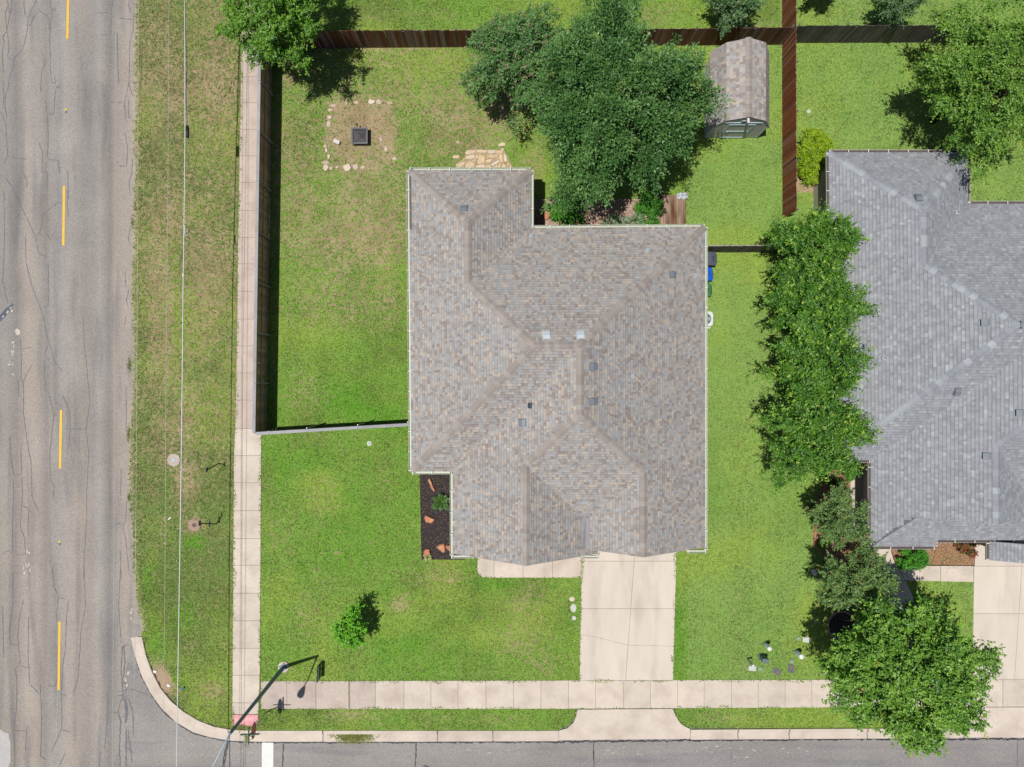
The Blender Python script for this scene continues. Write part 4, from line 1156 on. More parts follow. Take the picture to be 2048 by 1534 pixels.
# membrane strip in the valley between the two gables
b = MB()
for y0, y1 in ((-245, -302),):
    xv = 134.5
    for (xa, xb) in ((xv - 8, xv), (xv, xv + 8)):
        b.quad(*[(x * S, y * S, roof1.z(x * S, y * S) + 0.03) for x, y in ((xa, y1), (xb, y1), (xb, y0), (xa, y0))])
b.build('valley_flashing', M_flash, h1)
b = MB(); b.prism(house1_walls, 0, ZE - 0.14); b.build('wall', M_brick, h1)
b = MB()
for xa, xb, yg, xr, zr in ((-110, 158, -303, 24, roof1.z(24 * S, -314 * S)), (140, 357, -290, 229, roof1.z(G1[0], -302 * S))):
    b.quad((xa * S, yg * S, ZE - 0.14), (xb * S, yg * S, ZE - 0.14), (xr * S, yg * S, zr - 0.05))
b.build('gable', M_brick, h1)
b = MB(); b.box(175 * S, -287.5 * S, 0.04, 322 * S, -286 * S - 0.005, 2.2); gd = b.build('garage_door', M_trim, h1)
for k in range(4):
    MB().box(177 * S, -289 * S, 0.08 + k * 0.53, 320 * S, -287.6 * S, 0.55 + k * 0.53).build('door_panel', M_trim, gd)
for x0, x1 in ((-70, -25), (30, 60)):
    wn = MB().box(x0 * S, -302 * S, 0.9, x1 * S, -300.2 * S, 2.1).build('window', M_trim, h1)
    MB().box((x0 + 3) * S, -303 * S, 1.0, (x1 - 3) * S, -302.1 * S, 2.0).build('pane', M_glass, wn)
MB().box(95 * S, -302 * S, 0.05, 130 * S, -300.2 * S, 2.1).build('front_door', M_fbrown, h1)

# ---- the grey roofed neighbour
h2 = thing('house', 'neighbouring house with a grey shingle hip roof at the right edge', 'house', (18.5, 0, 0))
h2.location = (0, 0, 0)
gW = Face('W', (586, 428), (570, 7)); gN1 = Face('N1', (0, 428), (0, -1)); gE1 = Face('E1', (844, 0), (-1, 0)); gN2 = Face('N2', (0, 333), (0, -1)); gS1 = Face('S1', (0, -142), (0, 1))
gE = Face('E', (1138, 0), (-1, 0)); gW2 = Face('W2', (664, 0), (1, 0)); gS2 = Face('S2', (0, -267), (0, 1)); gFe = Face('Fe', (987, 0), (-1, 0))
gS3a = Face('S3a', (0, -302), (0, 1)); gS3b = Face('S3b', (0, -290), (0, 1)); gW4 = Face('W4', (883, 0), (1, 0), 0.5)
roof2 = Roof([Block([gW, gN1, gE1, gS1]), Block([gW, gN2, gE, gS1]), Block([gW2, gE, gN2, gS2], [((0, 1), (0, -240))]),
              Block([gW2, gFe], [((0, 1), (0, -240)), ((0, -1), (0, -100))]), 
              Block([gW2, gS3a], [((-1, 0), (783, 0)), ((0, -1), (0, -236))]), Block([gS3b], [((1, 0), (783, 0)), ((-1, 0), (1138, 0)), ((0, -1), (0, -238))]),
              Block([gW4], [((0, 1), (0, -327)), ((0, -1), (0, -292)), ((-1, 0), (1100, 0))])])
pal2 = [alb(166, 170, 176), alb(158, 160, 167), alb(162, 165, 172), alb(175, 181, 187), alb(154, 156, 163)]
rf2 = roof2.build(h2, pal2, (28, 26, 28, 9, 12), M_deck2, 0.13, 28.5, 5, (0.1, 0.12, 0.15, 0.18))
A2 = peak(gW, gN1, gE1); B2 = peak(gW, gE1, gN2); C2 = peak(gW, gN2, gS1); E2 = peak(gW2, gE, gS2); F2 = peak(gW2, gS2, gFe)
roof2.caps(rf2, [(corner(gW, gN1), A2), (corner(gN1, gE1), A2), (B2, A2), (B2, C2), (C2, (33.0, C2[1])), (corner(gW, gS1), C2), (F2, E2), ((F2[0], -239 * S), F2)], M_cap2, 0.25, 0.165, 31.0, 9)
for a, c, n in ((corner(gW, gN1), corner(gW, gS1), -gW.n), (corner(gW, gN1), corner(gN1, gE1), -gN1.n), (corner(gN1, gE1), corner(gE1, gN2), -gE1.n), (corner(gE1, gN2), r2(1138, 333), -gN2.n),
                (corner(gW, gS1), corner(gS1, gW2), -gS1.n), (r2(664, -118), r2(664, -302), -gW2.n), (r2(660, -302), r2(783, -302), (0, -1)), (r2(783, -302), r2(783, -293), (1, 0)),
                (r2(783, -290), r2(930, -290), (0, -1)), (r2(883, -294), r2(883, -327), (-1, 0))):
    gutter(h2, a, c, n, M_gut2, M_gutw, inner=M_gut2in)
for v in ((1836, 397), (1972, 645), (1914, 782), (1975, 912), (2042, 826)): box_vent(h2, roof2, *v, 0.28, 0.34, 0.14, M_vent)
for v in ((1914, 425), (1768, 716)): pipe_boot(h2, roof2, *v, M_lead)
b = MB(); b.prism(house2_walls, 0, ZE - 0.14); b.build('wall', M_brick2, h2)
b = MB(); b.quad((722 * S, -238 * S, 3.5), (930 * S, -238 * S, 3.5), (826 * S, -238 * S, 5.2)); b.build('gable', M_brick2, h2)
for y in (-150, -296):
    MB().box(672 * S, y * S, 0.05, 680 * S, (y + 8) * S, ZE - 0.1).build('porch_post', M_trim, h2)

# ------------------------------------------------------------------ fences
def fence(label, pts, h, mp, side, mr, cap=None, post=2.4, postmat=None, rails=(0.25, 0.92, 1.6), picket=0.14, seed=0, wave=0.02, skip_first_post=False):
    """pts plan polyline; side=+1 puts the pickets on the left of the walking direction, rails and posts on the other side"""
    r = random.Random(seed)
    t = thing('fence', label, 'fence')
    b_ = MB(); w = picket * 0.5 + 0.004
    b_.v = []; zt = h
    b_.prism([(-w, -0.009), (w, -0.009), (w, 0.009), (-w, 0.009)], 0.03, 1.0)
    # dog ears: drop the two top corners
    me = bpy.data.meshes.new('picket')
    pr = [(-w, 0.02), (w, 0.02), (w, h - 0.03), (w - 0.025, h), (-w + 0.025, h), (-w, h - 0.03)]
    V = [(x, -0.008, z) for x, z in pr] + [(x, 0.008, z) for x, z in pr]
    F = [tuple(range(6)), tuple(range(11, 5, -1))] + [(i, 6 + i, 6 + (i + 1) % 6, (i + 1) % 6) for i in range(6)]
    me.from_pydata(V, [], [f[::-1] for f in F]); me.materials.append(mp)
    for i in range(len(pts) - 1):
        a = Vector(pts[i]); c = Vector(pts[i + 1]); d = c - a; L = d.length; u = d / L; nrm = Vector((-u.y, u.x)) * side
        ang = math.atan2(u.y, u.x)
        n = int(L / picket)
        for k in range(n):
            p = a + u * (L * (k + 0.5) / n) + nrm * 0.03
            o = bpy.data.objects.new('picket', me)
            zz_ = wave * math.sin(k * 0.09 + seed) + r.gauss(0, 0.006)
            o.location = (p.x + r.gauss(0, 0.002), p.y + r.gauss(0, 0.002), zz_); o.rotation_euler = (r.gauss(0, 0.006), r.gauss(0, 0.0025), ang + r.gauss(0, 0.012))
            link(o, t)
        for z in rails:
            q = MB(); p0 = a - nrm * 0.0; 
            e0 = a - nrm * 0.022; e1 = a + nrm * 0.018
            f0 = c - nrm * 0.022; f1 = c + nrm * 0.018
            q.prism([tuple(e0), tuple(f0), tuple(f1), tuple(e1)], z, z + 0.085)
            q.build('rail', mr, t)
        k = max(1, round(L / post))
        for j in range(k + 1):
            if skip_first_post and j == 0: continue
            p = a + u * min(L - 0.05, max(0.05, L * j / k)) - nrm * (0.13 if cap and postmat else 0.065)
            q = MB()
            if postmat: q.lathe([(0.032, 0), (0.032, h + 0.03), (0.036, h + 0.03), (0.02, h + 0.06)], 10, cx=p.x, cy=p.y); q.build('post', postmat, t)
            else:
                e = 0.042
                q.prism([tuple(p + u * sx_ * e + nrm * sy_ * e) for sx_, sy_ in ((-1, -1), (1, -1), (1, 1), (-1, 1))], 0, h - 0.05); q.build('post', mr, t)
        if cap:
            nb_ = max(1, int(L / 2.4))
            for j in range(nb_):
                s0 = a + u * (L * j / nb_ + 0.004); s1 = a + u * (L * (j + 1) / nb_ - 0.004)
                q = MB(); q.prism([tuple(s0 - nrm * 0.075), tuple(s1 - nrm * 0.075), tuple(s1 + nrm * 0.075), tuple(s0 + nrm * 0.075)], h + 0.03, h + 0.068 + r.uniform(0, 0.006)); q.build('cap_board', cap, t)
    return t
FH = 1.8
cornerL = P(508.5, 867, FH)
topL = P(545, 96)
fence('capped wooden fence along the sidewalk with rails on the yard side', [topL, cornerL], FH, M_picket_in, -1, M_rail, M_fgrey, 2.45, None, seed=2, wave=0.01)
fence('short capped wooden fence joining the sidewalk fence to the house', [(cornerL[0] + 0.1, cornerL[1]), P(818, 849, FH)], FH, M_fdark, -1, M_rail, M_fgrey, 2.25, M_galv, seed=3, wave=0.0, skip_first_post=True)
xR = P(1565.5, 0)[0]
fence('weathered red brown back fence behind the fire pit yard', [(topL[0] + 0.1, P(0, 96)[1]), (xR - 0.1, P(0, 88.5)[1])], FH, M_ftop, -1, M_rail, None, 2.4, M_galv, seed=4, wave=0.035)
fence('long red brown picket fence between the two back yards', [(xR - 0.02, P(0, -130)[1]), (P(1566, 437)[0], P(0, 437)[1])], FH + 0.04, M_fbrown, -1, M_rail, None, 2.4, M_galv, seed=5, wave=0.012)
fence('dark grey picket fence behind the neighbouring back yard', [(xR + 0.12, P(0, 85)[1]), (P(2140, 0)[0], P(0, 83)[1])], FH, M_fdark, -1, M_rail, None, 2.4, M_galv, seed=6, wave=0.012)
fence('short dark picket fence above the wheeled bins beside the house', [P(1383, 504), P(1562, 503)], 1.7, M_fdark, -1, M_rail, None, 1.55, M_galv, seed=7, wave=0.01)

# ------------------------------------------------------------------ trees
def limb_path(p0, p1, r, bend=0.15, n=4):
    p0 = np.array(p0); p1 = np.array(p1); L = np.linalg.norm(p1 - p0)
    out = []
    for i in range(n + 1):
        t = i / n; p = p0 + (p1 - p0) * t
        if 0 < i < n: p = p + np.array([r.gauss(0, 1), r.gauss(0, 1), r.gauss(0, 0.5)]) * L * bend * 0.35
        p[2] += L * 0.10 * math.sin(t * math.pi)
        out.append(tuple(p))
    return out

def leaf_mesh(name, cl, per, leaf, cols, seed, outward=1.0, spray=0.5, spl=30, droop=0.15, flat=0.95, tip=None, wl=0.5, center=None, tipfrac=0.1, sig=0.09):
    """cl: clumps (x,y,z,r). From each clump leafy shoots grow outwards; a shoot is a finger of leaves, every leaf its own small blade"""
    g_ = np.random.default_rng(seed)
    cl = np.array(cl); K = len(cl)
    ns = np.maximum(2, np.rint(per * (cl[:, 3] / cl[:, 3].mean()) ** 1.5 / spl).astype(int))
    ci = np.repeat(np.arange(K), ns); n = len(ci)
    c = cl[ci, :3]; r = cl[ci, 3]
    ctr = np.array(center) if center is not None else cl[:, :3].mean(0)
    out = c - ctr; out /= np.linalg.norm(out, axis=1, keepdims=True) + 1e-6
    d = g_.normal(size=(n, 3)); d /= np.linalg.norm(d, axis=1, keepdims=True)
    o = c + d * (r * g_.uniform(0.1, 0.8, n))[:, None]
    d = d * 0.8 + out * outward + np.array([0, 0, 0.3]); d /= np.linalg.norm(d, axis=1, keepdims=True)
    L = spray * g_.uniform(0.6, 1.3, n)
    t = g_.uniform(0, 1, (n, spl)) ** 0.8; t[:, 0] = 1
    p = o[:, None] + d[:, None] * (L[:, None] * (t - 0.35))[..., None]
    p[..., 2] -= droop * (L[:, None] * t ** 2)
    thick = sig * (1.15 - 0.75 * t)[..., None] * g_.uniform(0.7, 1.3, n)[:, None, None]
    off = g_.normal(size=p.shape) * thick
    p += off
    a = d[:, None] * 0.7 + off / (thick + 1e-6) * 0.45 + g_.normal(size=p.shape) * 0.35
    a[..., 2] *= 0.7
    a /= np.linalg.norm(a, axis=-1, keepdims=True)
    up = np.array([0, 0, 1.0]) * flat + g_.normal(size=p.shape) * 0.45 + out[:, None] * 0.3
    b_ = np.cross(a, up); b_ /= np.linalg.norm(b_, axis=-1, keepdims=True) + 1e-6
    l = leaf * g_.uniform(0.7, 1.25, t.shape)[..., None]
    w = l * wl
    V = np.stack([p, p + a * l * 0.5 + b_ * w * 0.5, p + a * l, p + a * l * 0.5 - b_ * w * 0.5], -2).reshape(-1, 4, 3)
    m = len(V)
    cols = np.array(cols)
    k1 = g_.random(n)[:, None] * np.ones(spl)
    kc = g_.random(K)[ci][:, None] * np.ones(spl)
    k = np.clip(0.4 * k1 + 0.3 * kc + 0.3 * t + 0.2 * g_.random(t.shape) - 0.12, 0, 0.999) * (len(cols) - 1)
    i0 = k.astype(int); f = (k - i0)[..., None]
    C = cols[i0] * (1 - f) + cols[np.minimum(i0 + 1, len(cols) - 1)] * f
    C = C * g_.uniform(0.8, 1.2, t.shape)[..., None]
    if tip is not None:
        sel = (t > 0.75) & (g_.random(n)[:, None] < tipfrac)
        C[sel] = np.array(tip) * g_.uniform(0.75, 1.2, sel.sum())[:, None]
    C = C.reshape(-1, 3)
    me = fastmesh(name, V.reshape(-1, 3), np.arange(4 * m).reshape(-1, 4), np.repeat(C, 4, 0))
    return me

def ball_mesh(name, cl, per, leaf, cols, seed, tip=None, wl=0.55, center=None, tipfrac=0.1, shoots=0.3, shoot_len=0.45, spl=14):
    """crown of leafy balls: the leaves of a clump lie on its upper, outer side and face outwards; thin shoots stick out between them"""
    g_ = np.random.default_rng(seed)
    cl = np.array(cl); K = len(cl)
    ctr = np.array(center)
    outc = cl[:, :3] - ctr; outc /= np.linalg.norm(outc, axis=1, keepdims=True) + 1e-6
    n1 = np.maximum(6, np.rint(per * (1 - shoots) * (cl[:, 3] / cl[:, 3].mean()) ** 2).astype(int))
    ci = np.repeat(np.arange(K), n1); n = len(ci)
    d = g_.normal(size=(n, 3)) + outc[ci] * 0.7 + np.array([0, 0, 0.75]); d /= np.linalg.norm(d, axis=1, keepdims=True)
    # lumpy balls
    lob = 1 + 0.22 * np.sin(d[:, 0] * 7 + ci * 1.7) * np.sin(d[:, 1] * 7 + ci * 2.3) + 0.16 * np.sin(d[:, 2] * 9 + ci)
    p = cl[ci, :3] + d * (cl[ci, 3] * lob * g_.uniform(0.62, 1.08, n) * np.array([1.0]))[:, None]
    nrm = d * 0.75 + np.array([0, 0, 0.45]) + g_.normal(size=(n, 3)) * 0.38
    tt = g_.normal(size=(n, 3)) + d * 0.35
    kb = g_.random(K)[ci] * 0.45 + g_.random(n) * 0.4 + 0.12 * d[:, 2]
    # shoots
    ns = np.maximum(1, np.rint(per * shoots / spl * (cl[:, 3] / cl[:, 3].mean()) ** 2).astype(int))
    cs = np.repeat(np.arange(K), ns); m = len(cs)
    ds = g_.normal(size=(m, 3)) * 0.7 + outc[cs] + np.array([0, 0, 0.25]); ds /= np.linalg.norm(ds, axis=1, keepdims=True)
    L = shoot_len * g_.uniform(0.5, 1.4, m)
    t = g_.uniform(0, 1, (m, spl))
    ps = (cl[cs, :3] + ds * (cl[cs, 3] * 0.8)[:, None])[:, None] + ds[:, None] * (L[:, None] * t)[..., None]
    ps[..., 2] -= 0.2 * L[:, None] * t ** 2
    ps += g_.normal(size=ps.shape) * leaf * 0.33
    nr2 = np.broadcast_to(np.array([0, 0, 1.0]), ps.shape) + g_.normal(size=ps.shape) * 0.4
    t2 = ds[:, None] * 0.6 + g_.normal(size=ps.shape) * 0.7
    k2 = (g_.random(m) * 0.4 + 0.3)[:, None] + 0.3 * g_.random((m, spl))
    selt = ((t > 0.6) & (g_.random(m)[:, None] < tipfrac * 2)).reshape(-1)
    p = np.concatenate([p, ps.reshape(-1, 3)]); nrm = np.concatenate([nrm, nr2.reshape(-1, 3)]); tt = np.concatenate([tt, t2.reshape(-1, 3)])
    k = np.concatenate([kb, k2.reshape(-1)]); sel = np.concatenate([g_.random(n) < tipfrac * 0.25, selt])
    N_ = len(p)
    nrm /= np.linalg.norm(nrm, axis=1, keepdims=True)
    a = tt - nrm * np.sum(tt * nrm, 1, keepdims=True); a /= np.linalg.norm(a, axis=1, keepdims=True) + 1e-6
    b_ = np.cross(nrm, a)
    l = (leaf * g_.uniform(0.65, 1.25, N_))[:, None]; w = l * wl
    V = np.stack([p - a * l * 0.5, p + b_ * w * 0.5, p + a * l * 0.5, p - b_ * w * 0.5], 1)
    cols = np.array(cols); k = np.clip(k, 0, 0.999) * (len(cols) - 1); i0 = k.astype(int); f = (k - i0)[:, None]
    C = cols[i0] * (1 - f) + cols[np.minimum(i0 + 1, len(cols) - 1)] * f
    C = C * g_.uniform(0.78, 1.22, N_)[:, None]
    if tip is not None: C[sel] = np.array(tip) * g_.uniform(0.75, 1.2, sel.sum())[:, None]
    return fastmesh(name, V.reshape(-1, 3), np.arange(4 * N_).reshape(-1, 4), np.repeat(C, 4, 0))

TRI = [0]
def tree(name, label, cat, base, hm, rad, zr, nclump, rc, per, leaf, cols, seed, trunk_r=0.14, group=None, lmat=None, tip=None, squash=(1, 1), shell=0.55, stems=1, lean=(0, 0), extra=(), drop=(), wl=0.5, spl=30, spray=0.5, droop=0.15, tipfrac=0.1, twigs=True, boughs=0, relief=0.34, taper=0.55, sig=0.09, outward=1.0, ball=True, shoots=0.3, gap=0.62, low=0.5, irr=1.0):
    """base: plan metres; hm: height of the crown's middle; rad: crown radius; zr: half height"""
    r = random.Random(seed)
    t = thing(name, label, cat, (base[0], base[1], 0.0), 0, group)
    cl = []
    tries = 0
    nb = boughs or max(7, int(nclump / 7))
    bd_ = []
    for i in range(nb):
        zc = 1 - 1.45 * (i + 0.5) / nb; a = i * 2.39996 + seed; q = math.sqrt(max(0, 1 - zc * zc))
        bd_.append((Vector((q * math.cos(a), q * math.sin(a), zc)) + Vector((r.gauss(0, 1), r.gauss(0, 1), r.gauss(0, 1))) * 0.12).normalized())
    sig = 1.25 / math.sqrt(nb)
    while len(cl) < nclump and tries < nclump * 90:
        tries += 1
        v = Vector((r.gauss(0, 1), r.gauss(0, 1), r.gauss(0.55, 1))).normalized()
        k = (r.uniform(shell, 1.0)) 
        wob = 1 + irr * (0.13 * math.sin(3 * math.atan2(v.y, v.x) + seed) + 0.1 * math.sin(5 * math.atan2(v.y, v.x) + seed * 2.1) + 0.06 * math.sin(9 * math.atan2(v.y, v.x) + seed * 3.3))
        ang_ = min(v.angle(q) for q in bd_)
        prot = math.exp(-(ang_ / sig) ** 2)
        if r.random() > 0.25 + 0.75 * prot: continue
        k *= 1 - relief * (1 - prot)
        if v.z < 0: wob *= 1 + taper * v.z
        x = v.x * rad * squash[0] * k * wob; y = v.y * rad * squash[1] * k * wob; z = v.z * zr * k
        if z < -zr * low: continue
        if any(math.hypot(x - dx, y - dy) < dr for dx, dy, dr in drop): continue
        rr_ = rc * r.uniform(0.7, 1.25)
        if any((x - q[0]) ** 2 + (y - q[1]) ** 2 + (z + hm - q[2]) ** 2 < (gap * rc) ** 2 for q in cl): continue
        cl.append((x + lean[0], y + lean[1], hm + z, rr_))
    for e in extra: cl.append(e)
    center = (lean[0], lean[1], hm - zr * 0.45)
    if ball: me = ball_mesh('crown', cl, per, leaf, cols, seed, tip=tip, wl=wl + 0.05, center=center, tipfrac=tipfrac, shoots=shoots, shoot_len=spray)
    else: me = leaf_mesh('crown', cl, per, leaf, cols, seed, tip=tip, center=center, wl=wl, spl=spl, spray=spray, droop=droop, tipfrac=tipfrac, sig=sig, outward=outward)
    me.materials.append(lmat or M_leaf)
    TRI[0] += len(me.polygons) * 2
    link(bpy.data.objects.new('crown', me), t)
    # trunk and limbs
    b_ = MB()
    fork = (lean[0] * 0.4, lean[1] * 0.4, max(0.4, hm - zr * 0.75))
    for s in range(stems):
        a = 2 * math.pi * s / max(1, stems) + seed
        off = (0.0, 0.0) if stems == 1 else (0.16 * math.cos(a), 0.16 * math.sin(a))
        fk = fork if stems == 1 else (fork[0] + rad * 0.25 * math.cos(a), fork[1] + rad * 0.25 * math.sin(a), fork[2])
        pth = limb_path((off[0], off[1], -0.05), fk, r, 0.06)
        tr = trunk_r if stems == 1 else trunk_r * 0.55
        b_.tube(pth, [tr * 1.35, tr * 1.05, tr, tr * 0.92, tr * 0.85], 9)
        if s == 0: fk0 = fk
        mine = [q for i, q in enumerate(cl) if i % max(1, stems) == s]
        for q in mine[:70]:
            if not twigs and r.random() < 0.5: continue
            pth = limb_path(fk, (q[0], q[1], q[2]), r, 0.16)
            k = tr * r.uniform(0.2, 0.36)
            b_.tube(pth, [k, k * 0.8, k * 0.55, k * 0.35, k * 0.16], 5, cap=False)
    b_.build('trunk', M_bark, t, smooth=True)
    return t

def alb(r, g, b, k=0.66, _a=alb):      # leaves: only part of each blade faces the sun
    return tuple(min(0.9, c * 1.12) for c in _a(r, g, b, k))
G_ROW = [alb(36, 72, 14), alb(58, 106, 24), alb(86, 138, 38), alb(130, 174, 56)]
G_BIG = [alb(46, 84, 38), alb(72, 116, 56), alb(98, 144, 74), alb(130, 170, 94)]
G_MYR = [alb(54, 86, 48), alb(76, 112, 66), alb(98, 134, 82), alb(126, 154, 100)]
G_DRK = [alb(58, 90, 42), alb(86, 122, 60), alb(112, 146, 76), alb(140, 168, 94)]
G_MAG = [alb(46, 88, 22), alb(80, 130, 38), alb(118, 166, 58), alb(162, 202, 84)]
G_OAK = [alb(50, 92, 20), alb(80, 130, 32), alb(110, 160, 46), alb(140, 184, 60)]
G_NE = [alb(50, 90, 24), alb(82, 128, 40), alb(116, 160, 58), alb(148, 184, 78)]

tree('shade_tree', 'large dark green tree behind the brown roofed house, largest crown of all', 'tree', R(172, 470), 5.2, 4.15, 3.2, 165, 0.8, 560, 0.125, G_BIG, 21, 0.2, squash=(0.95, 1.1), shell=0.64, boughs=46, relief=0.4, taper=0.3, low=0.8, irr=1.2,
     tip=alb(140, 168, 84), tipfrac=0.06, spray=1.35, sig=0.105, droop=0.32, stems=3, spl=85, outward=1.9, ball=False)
tree('crape_myrtle', 'grey green tree with faded brown flower tips left of the largest tree', 'tree', R(18, 586), 2.9, 2.5, 1.9, 135, 0.38, 340, 0.095, G_BIG, 22, 0.13, squash=(1.15, 1.0), shell=0.6, tip=alb(150, 128, 108), tipfrac=0.14, stems=4, spray=0.35, gap=1.15, relief=0.26,
     extra=[(1.9, -1.2, 2.6, 0.5), (2.2, -0.4, 3.0, 0.5), (1.2, -1.9, 2.2, 0.45), (-0.3, -2.3, 1.8, 0.45)])
tree('oak_tree', 'bright green tree over the fence corner at the top left', 'tree', R(-424, 660), 4.3, 2.45, 2.0, 120, 0.38, 330, 0.1, G_OAK, 23, 0.16, shell=0.55, squash=(0.95, 1.2), spray=0.4, gap=1.15)
for i, (py, dx, rad, lab) in enumerate(((498, -2, 2.1, 'topmost crape myrtle of the row along the grey house, by the fence end'), (622, 2, 2.2, 'second crape myrtle from the top in the row along the grey house'),
                                   (742, 0, 2.25, 'third crape myrtle from the top in the row along the grey house'), (868, -4, 2.35, 'lowest crape myrtle of the row along the grey house, above the porch'))):
    tree('crape_myrtle', lab, 'tree', R(532 + dx, (767 - py) * 0.884), 4.3, rad * 0.9, 1.8, 100, 0.38, 360, 0.1, G_ROW, 30 + i, 0.11, 'crape myrtles in a row', stems=3, shell=0.55, squash=(1.0, 0.93), tip=alb(160, 192, 70), tipfrac=0.1, spray=0.5, gap=1.28, shoots=0.35)
tree('crape_myrtle', 'dark olive tree beside the porch below the row of bright trees', 'tree', R(598, -248), 3.0, 1.35, 1.4, 62, 0.27, 260, 0.085, G_DRK, 41, 0.09, 'dark trees by the porch', stems=3, tip=alb(150, 130, 84), tipfrac=0.05, squash=(1.0, 1.15), spray=0.35, gap=1.15)
tree('crape_myrtle', 'dark olive tree over the walk touching the big glossy tree', 'tree', R(626, -362), 3.0, 1.8, 1.5, 85, 0.3, 280, 0.085, G_DRK, 42, 0.1, 'dark trees by the porch', stems=3, tip=alb(150, 130, 84), tipfrac=0.05, squash=(1.12, 0.95), spray=0.35, gap=1.15)
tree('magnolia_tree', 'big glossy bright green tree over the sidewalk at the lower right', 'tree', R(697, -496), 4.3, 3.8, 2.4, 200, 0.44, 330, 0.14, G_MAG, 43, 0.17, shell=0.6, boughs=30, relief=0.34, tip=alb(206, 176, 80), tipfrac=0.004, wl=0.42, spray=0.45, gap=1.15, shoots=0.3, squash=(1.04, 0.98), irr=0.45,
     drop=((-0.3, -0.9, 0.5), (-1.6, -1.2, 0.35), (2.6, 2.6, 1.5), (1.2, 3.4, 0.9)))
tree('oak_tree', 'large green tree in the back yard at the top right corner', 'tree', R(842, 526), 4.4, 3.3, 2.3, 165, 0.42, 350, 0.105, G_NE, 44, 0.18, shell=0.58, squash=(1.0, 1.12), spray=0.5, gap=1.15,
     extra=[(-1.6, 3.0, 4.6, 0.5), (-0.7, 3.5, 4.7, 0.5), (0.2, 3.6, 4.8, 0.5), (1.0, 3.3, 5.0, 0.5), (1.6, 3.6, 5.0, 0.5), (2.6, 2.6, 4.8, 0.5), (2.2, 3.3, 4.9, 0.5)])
tree('young_tree', 'small grey green round tree beyond the back fence at the top', 'tree', R(408, 712), 2.3, 1.3, 1.2, 60, 0.27, 260, 0.085, G_MYR, 45, 0.08, stems=2, spray=0.3, gap=1.1)
tree('young_tree', 'small tree at the top edge, left of two beyond the dark fence', 'tree', R(586, 760), 2.3, 0.85, 0.9, 30, 0.24, 240, 0.085, G_NE, 46, 0.06, spray=0.3, gap=1.1)
tree('young_tree', 'small grey green tree at the top edge beyond the dark fence', 'tree', R(722, 716), 2.4, 1.1, 1.0, 40, 0.26, 240, 0.085, G_MYR, 47, 0.07, spray=0.35, gap=1.1)
tree('young_tree', 'small bright green young tree alone on the front lawn', 'tree', R(-308, -470), 1.45, 0.9, 0.85, 34, 0.2, 150, 0.1, [alb(60, 116, 14), alb(84, 150, 22), alb(108, 182, 30), alb(132, 205, 40)], 48, 0.045, squash=(0.9, 1.15), shell=0.4, spray=0.35, gap=1.2, shoots=0.45)

def shrub(name, label, base, rad, hgt, n, rc, per, leaf, cols, seed, tip=None, squash=(1, 1), tipfrac=0.1, lmat=None):
    r = random.Random(seed)
    t = thing(name, label, 'shrub', (*base, 0.0))
    cl = []
    for i in range(n):
        a = r.uniform(0, 2 * math.pi); k = math.sqrt(r.random()); x = rad * k * math.cos(a) * squash[0]; y = rad * k * math.sin(a) * squash[1]
        z = hgt * math.sqrt(max(0.05, 1 - k * k * 0.85)) * r.uniform(0.55, 0.95)
        cl.append((x, y, z, rc * r.uniform(0.8, 1.2)))
    me = ball_mesh('foliage', [(q[0], q[1], q[2], q[3] * 0.75) for q in cl], per * 0.7, leaf * 1.2, cols, seed, tip=tip, center=(0, 0, -0.3), tipfrac=tipfrac, shoots=0.2, shoot_len=rc * 0.8); me.materials.append(lmat or M_leaf)
    link(bpy.data.objects.new('foliage', me), t)
    b_ = MB()
    for q in cl[:14]: b_.tube([(q[0] * 0.1, q[1] * 0.1, -0.02), (q[0] * 0.5, q[1] * 0.5, q[2] * 0.5), q[:3]], [0.025, 0.018, 0.008], 5, cap=False)
    b_.build('stem', M_bark, t)
    return t
shrub('shrub', 'yellow green bush between brown fence and grey house', P(1619, 320), 1.0, 1.3, 110, 0.3, 420, 0.06, [alb(80, 120, 10), alb(110, 150, 14), alb(150, 182, 20), alb(180, 200, 30)], 61, squash=(0.88, 1.25))
shrub('shrub', 'glossy green shrub at the inner corner behind the house', P(1128, 425), 0.95, 1.1, 44, 0.28, 300, 0.07, [alb(36, 84, 18), alb(56, 116, 24), alb(80, 150, 30), alb(120, 190, 36)], 62, squash=(0.9, 0.95))
shrub('shrub', 'bright green shrub beside the small deck behind the house', P(1292, 428), 0.75, 1.1, 36, 0.26, 300, 0.06, [alb(40, 96, 18), alb(62, 130, 24), alb(86, 158, 32)], 63, squash=(0.85, 1.05))
for i, (x, y, lab) in enumerate(((1222, 452, 'pale grey green shrub by the gutter, left of the pale three'), (1246, 455, 'pale grey green shrub by the gutter, middle of the pale three'), (1272, 446, 'pale grey green shrub by the gutter, right of the pale three'))):
    shrub('shrub', lab, P(x, y), 0.42, 0.8, 20, 0.2, 260, 0.045, [alb(110, 140, 104), alb(140, 166, 130), alb(168, 190, 156), alb(192, 208, 180)], 64 + i, lmat=M_leaf_soft)
shrub('shrub', 'clipped round green ball bush beside the porch', P(1690, 944), 0.42, 0.75, 60, 0.12, 160, 0.035, [alb(60, 110, 26), alb(78, 134, 34), alb(96, 152, 44)], 70)
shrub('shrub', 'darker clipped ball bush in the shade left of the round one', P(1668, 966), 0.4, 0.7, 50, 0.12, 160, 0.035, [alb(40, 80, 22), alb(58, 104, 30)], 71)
shrub('shrub', 'oval leafy green bush between grey roof and front walk', P(1815, 1113), 0.78, 0.9, 60, 0.2, 220, 0.05, [alb(36, 96, 16), alb(54, 126, 22), alb(78, 156, 30), alb(100, 180, 40)], 72, squash=(1.0, 0.72))
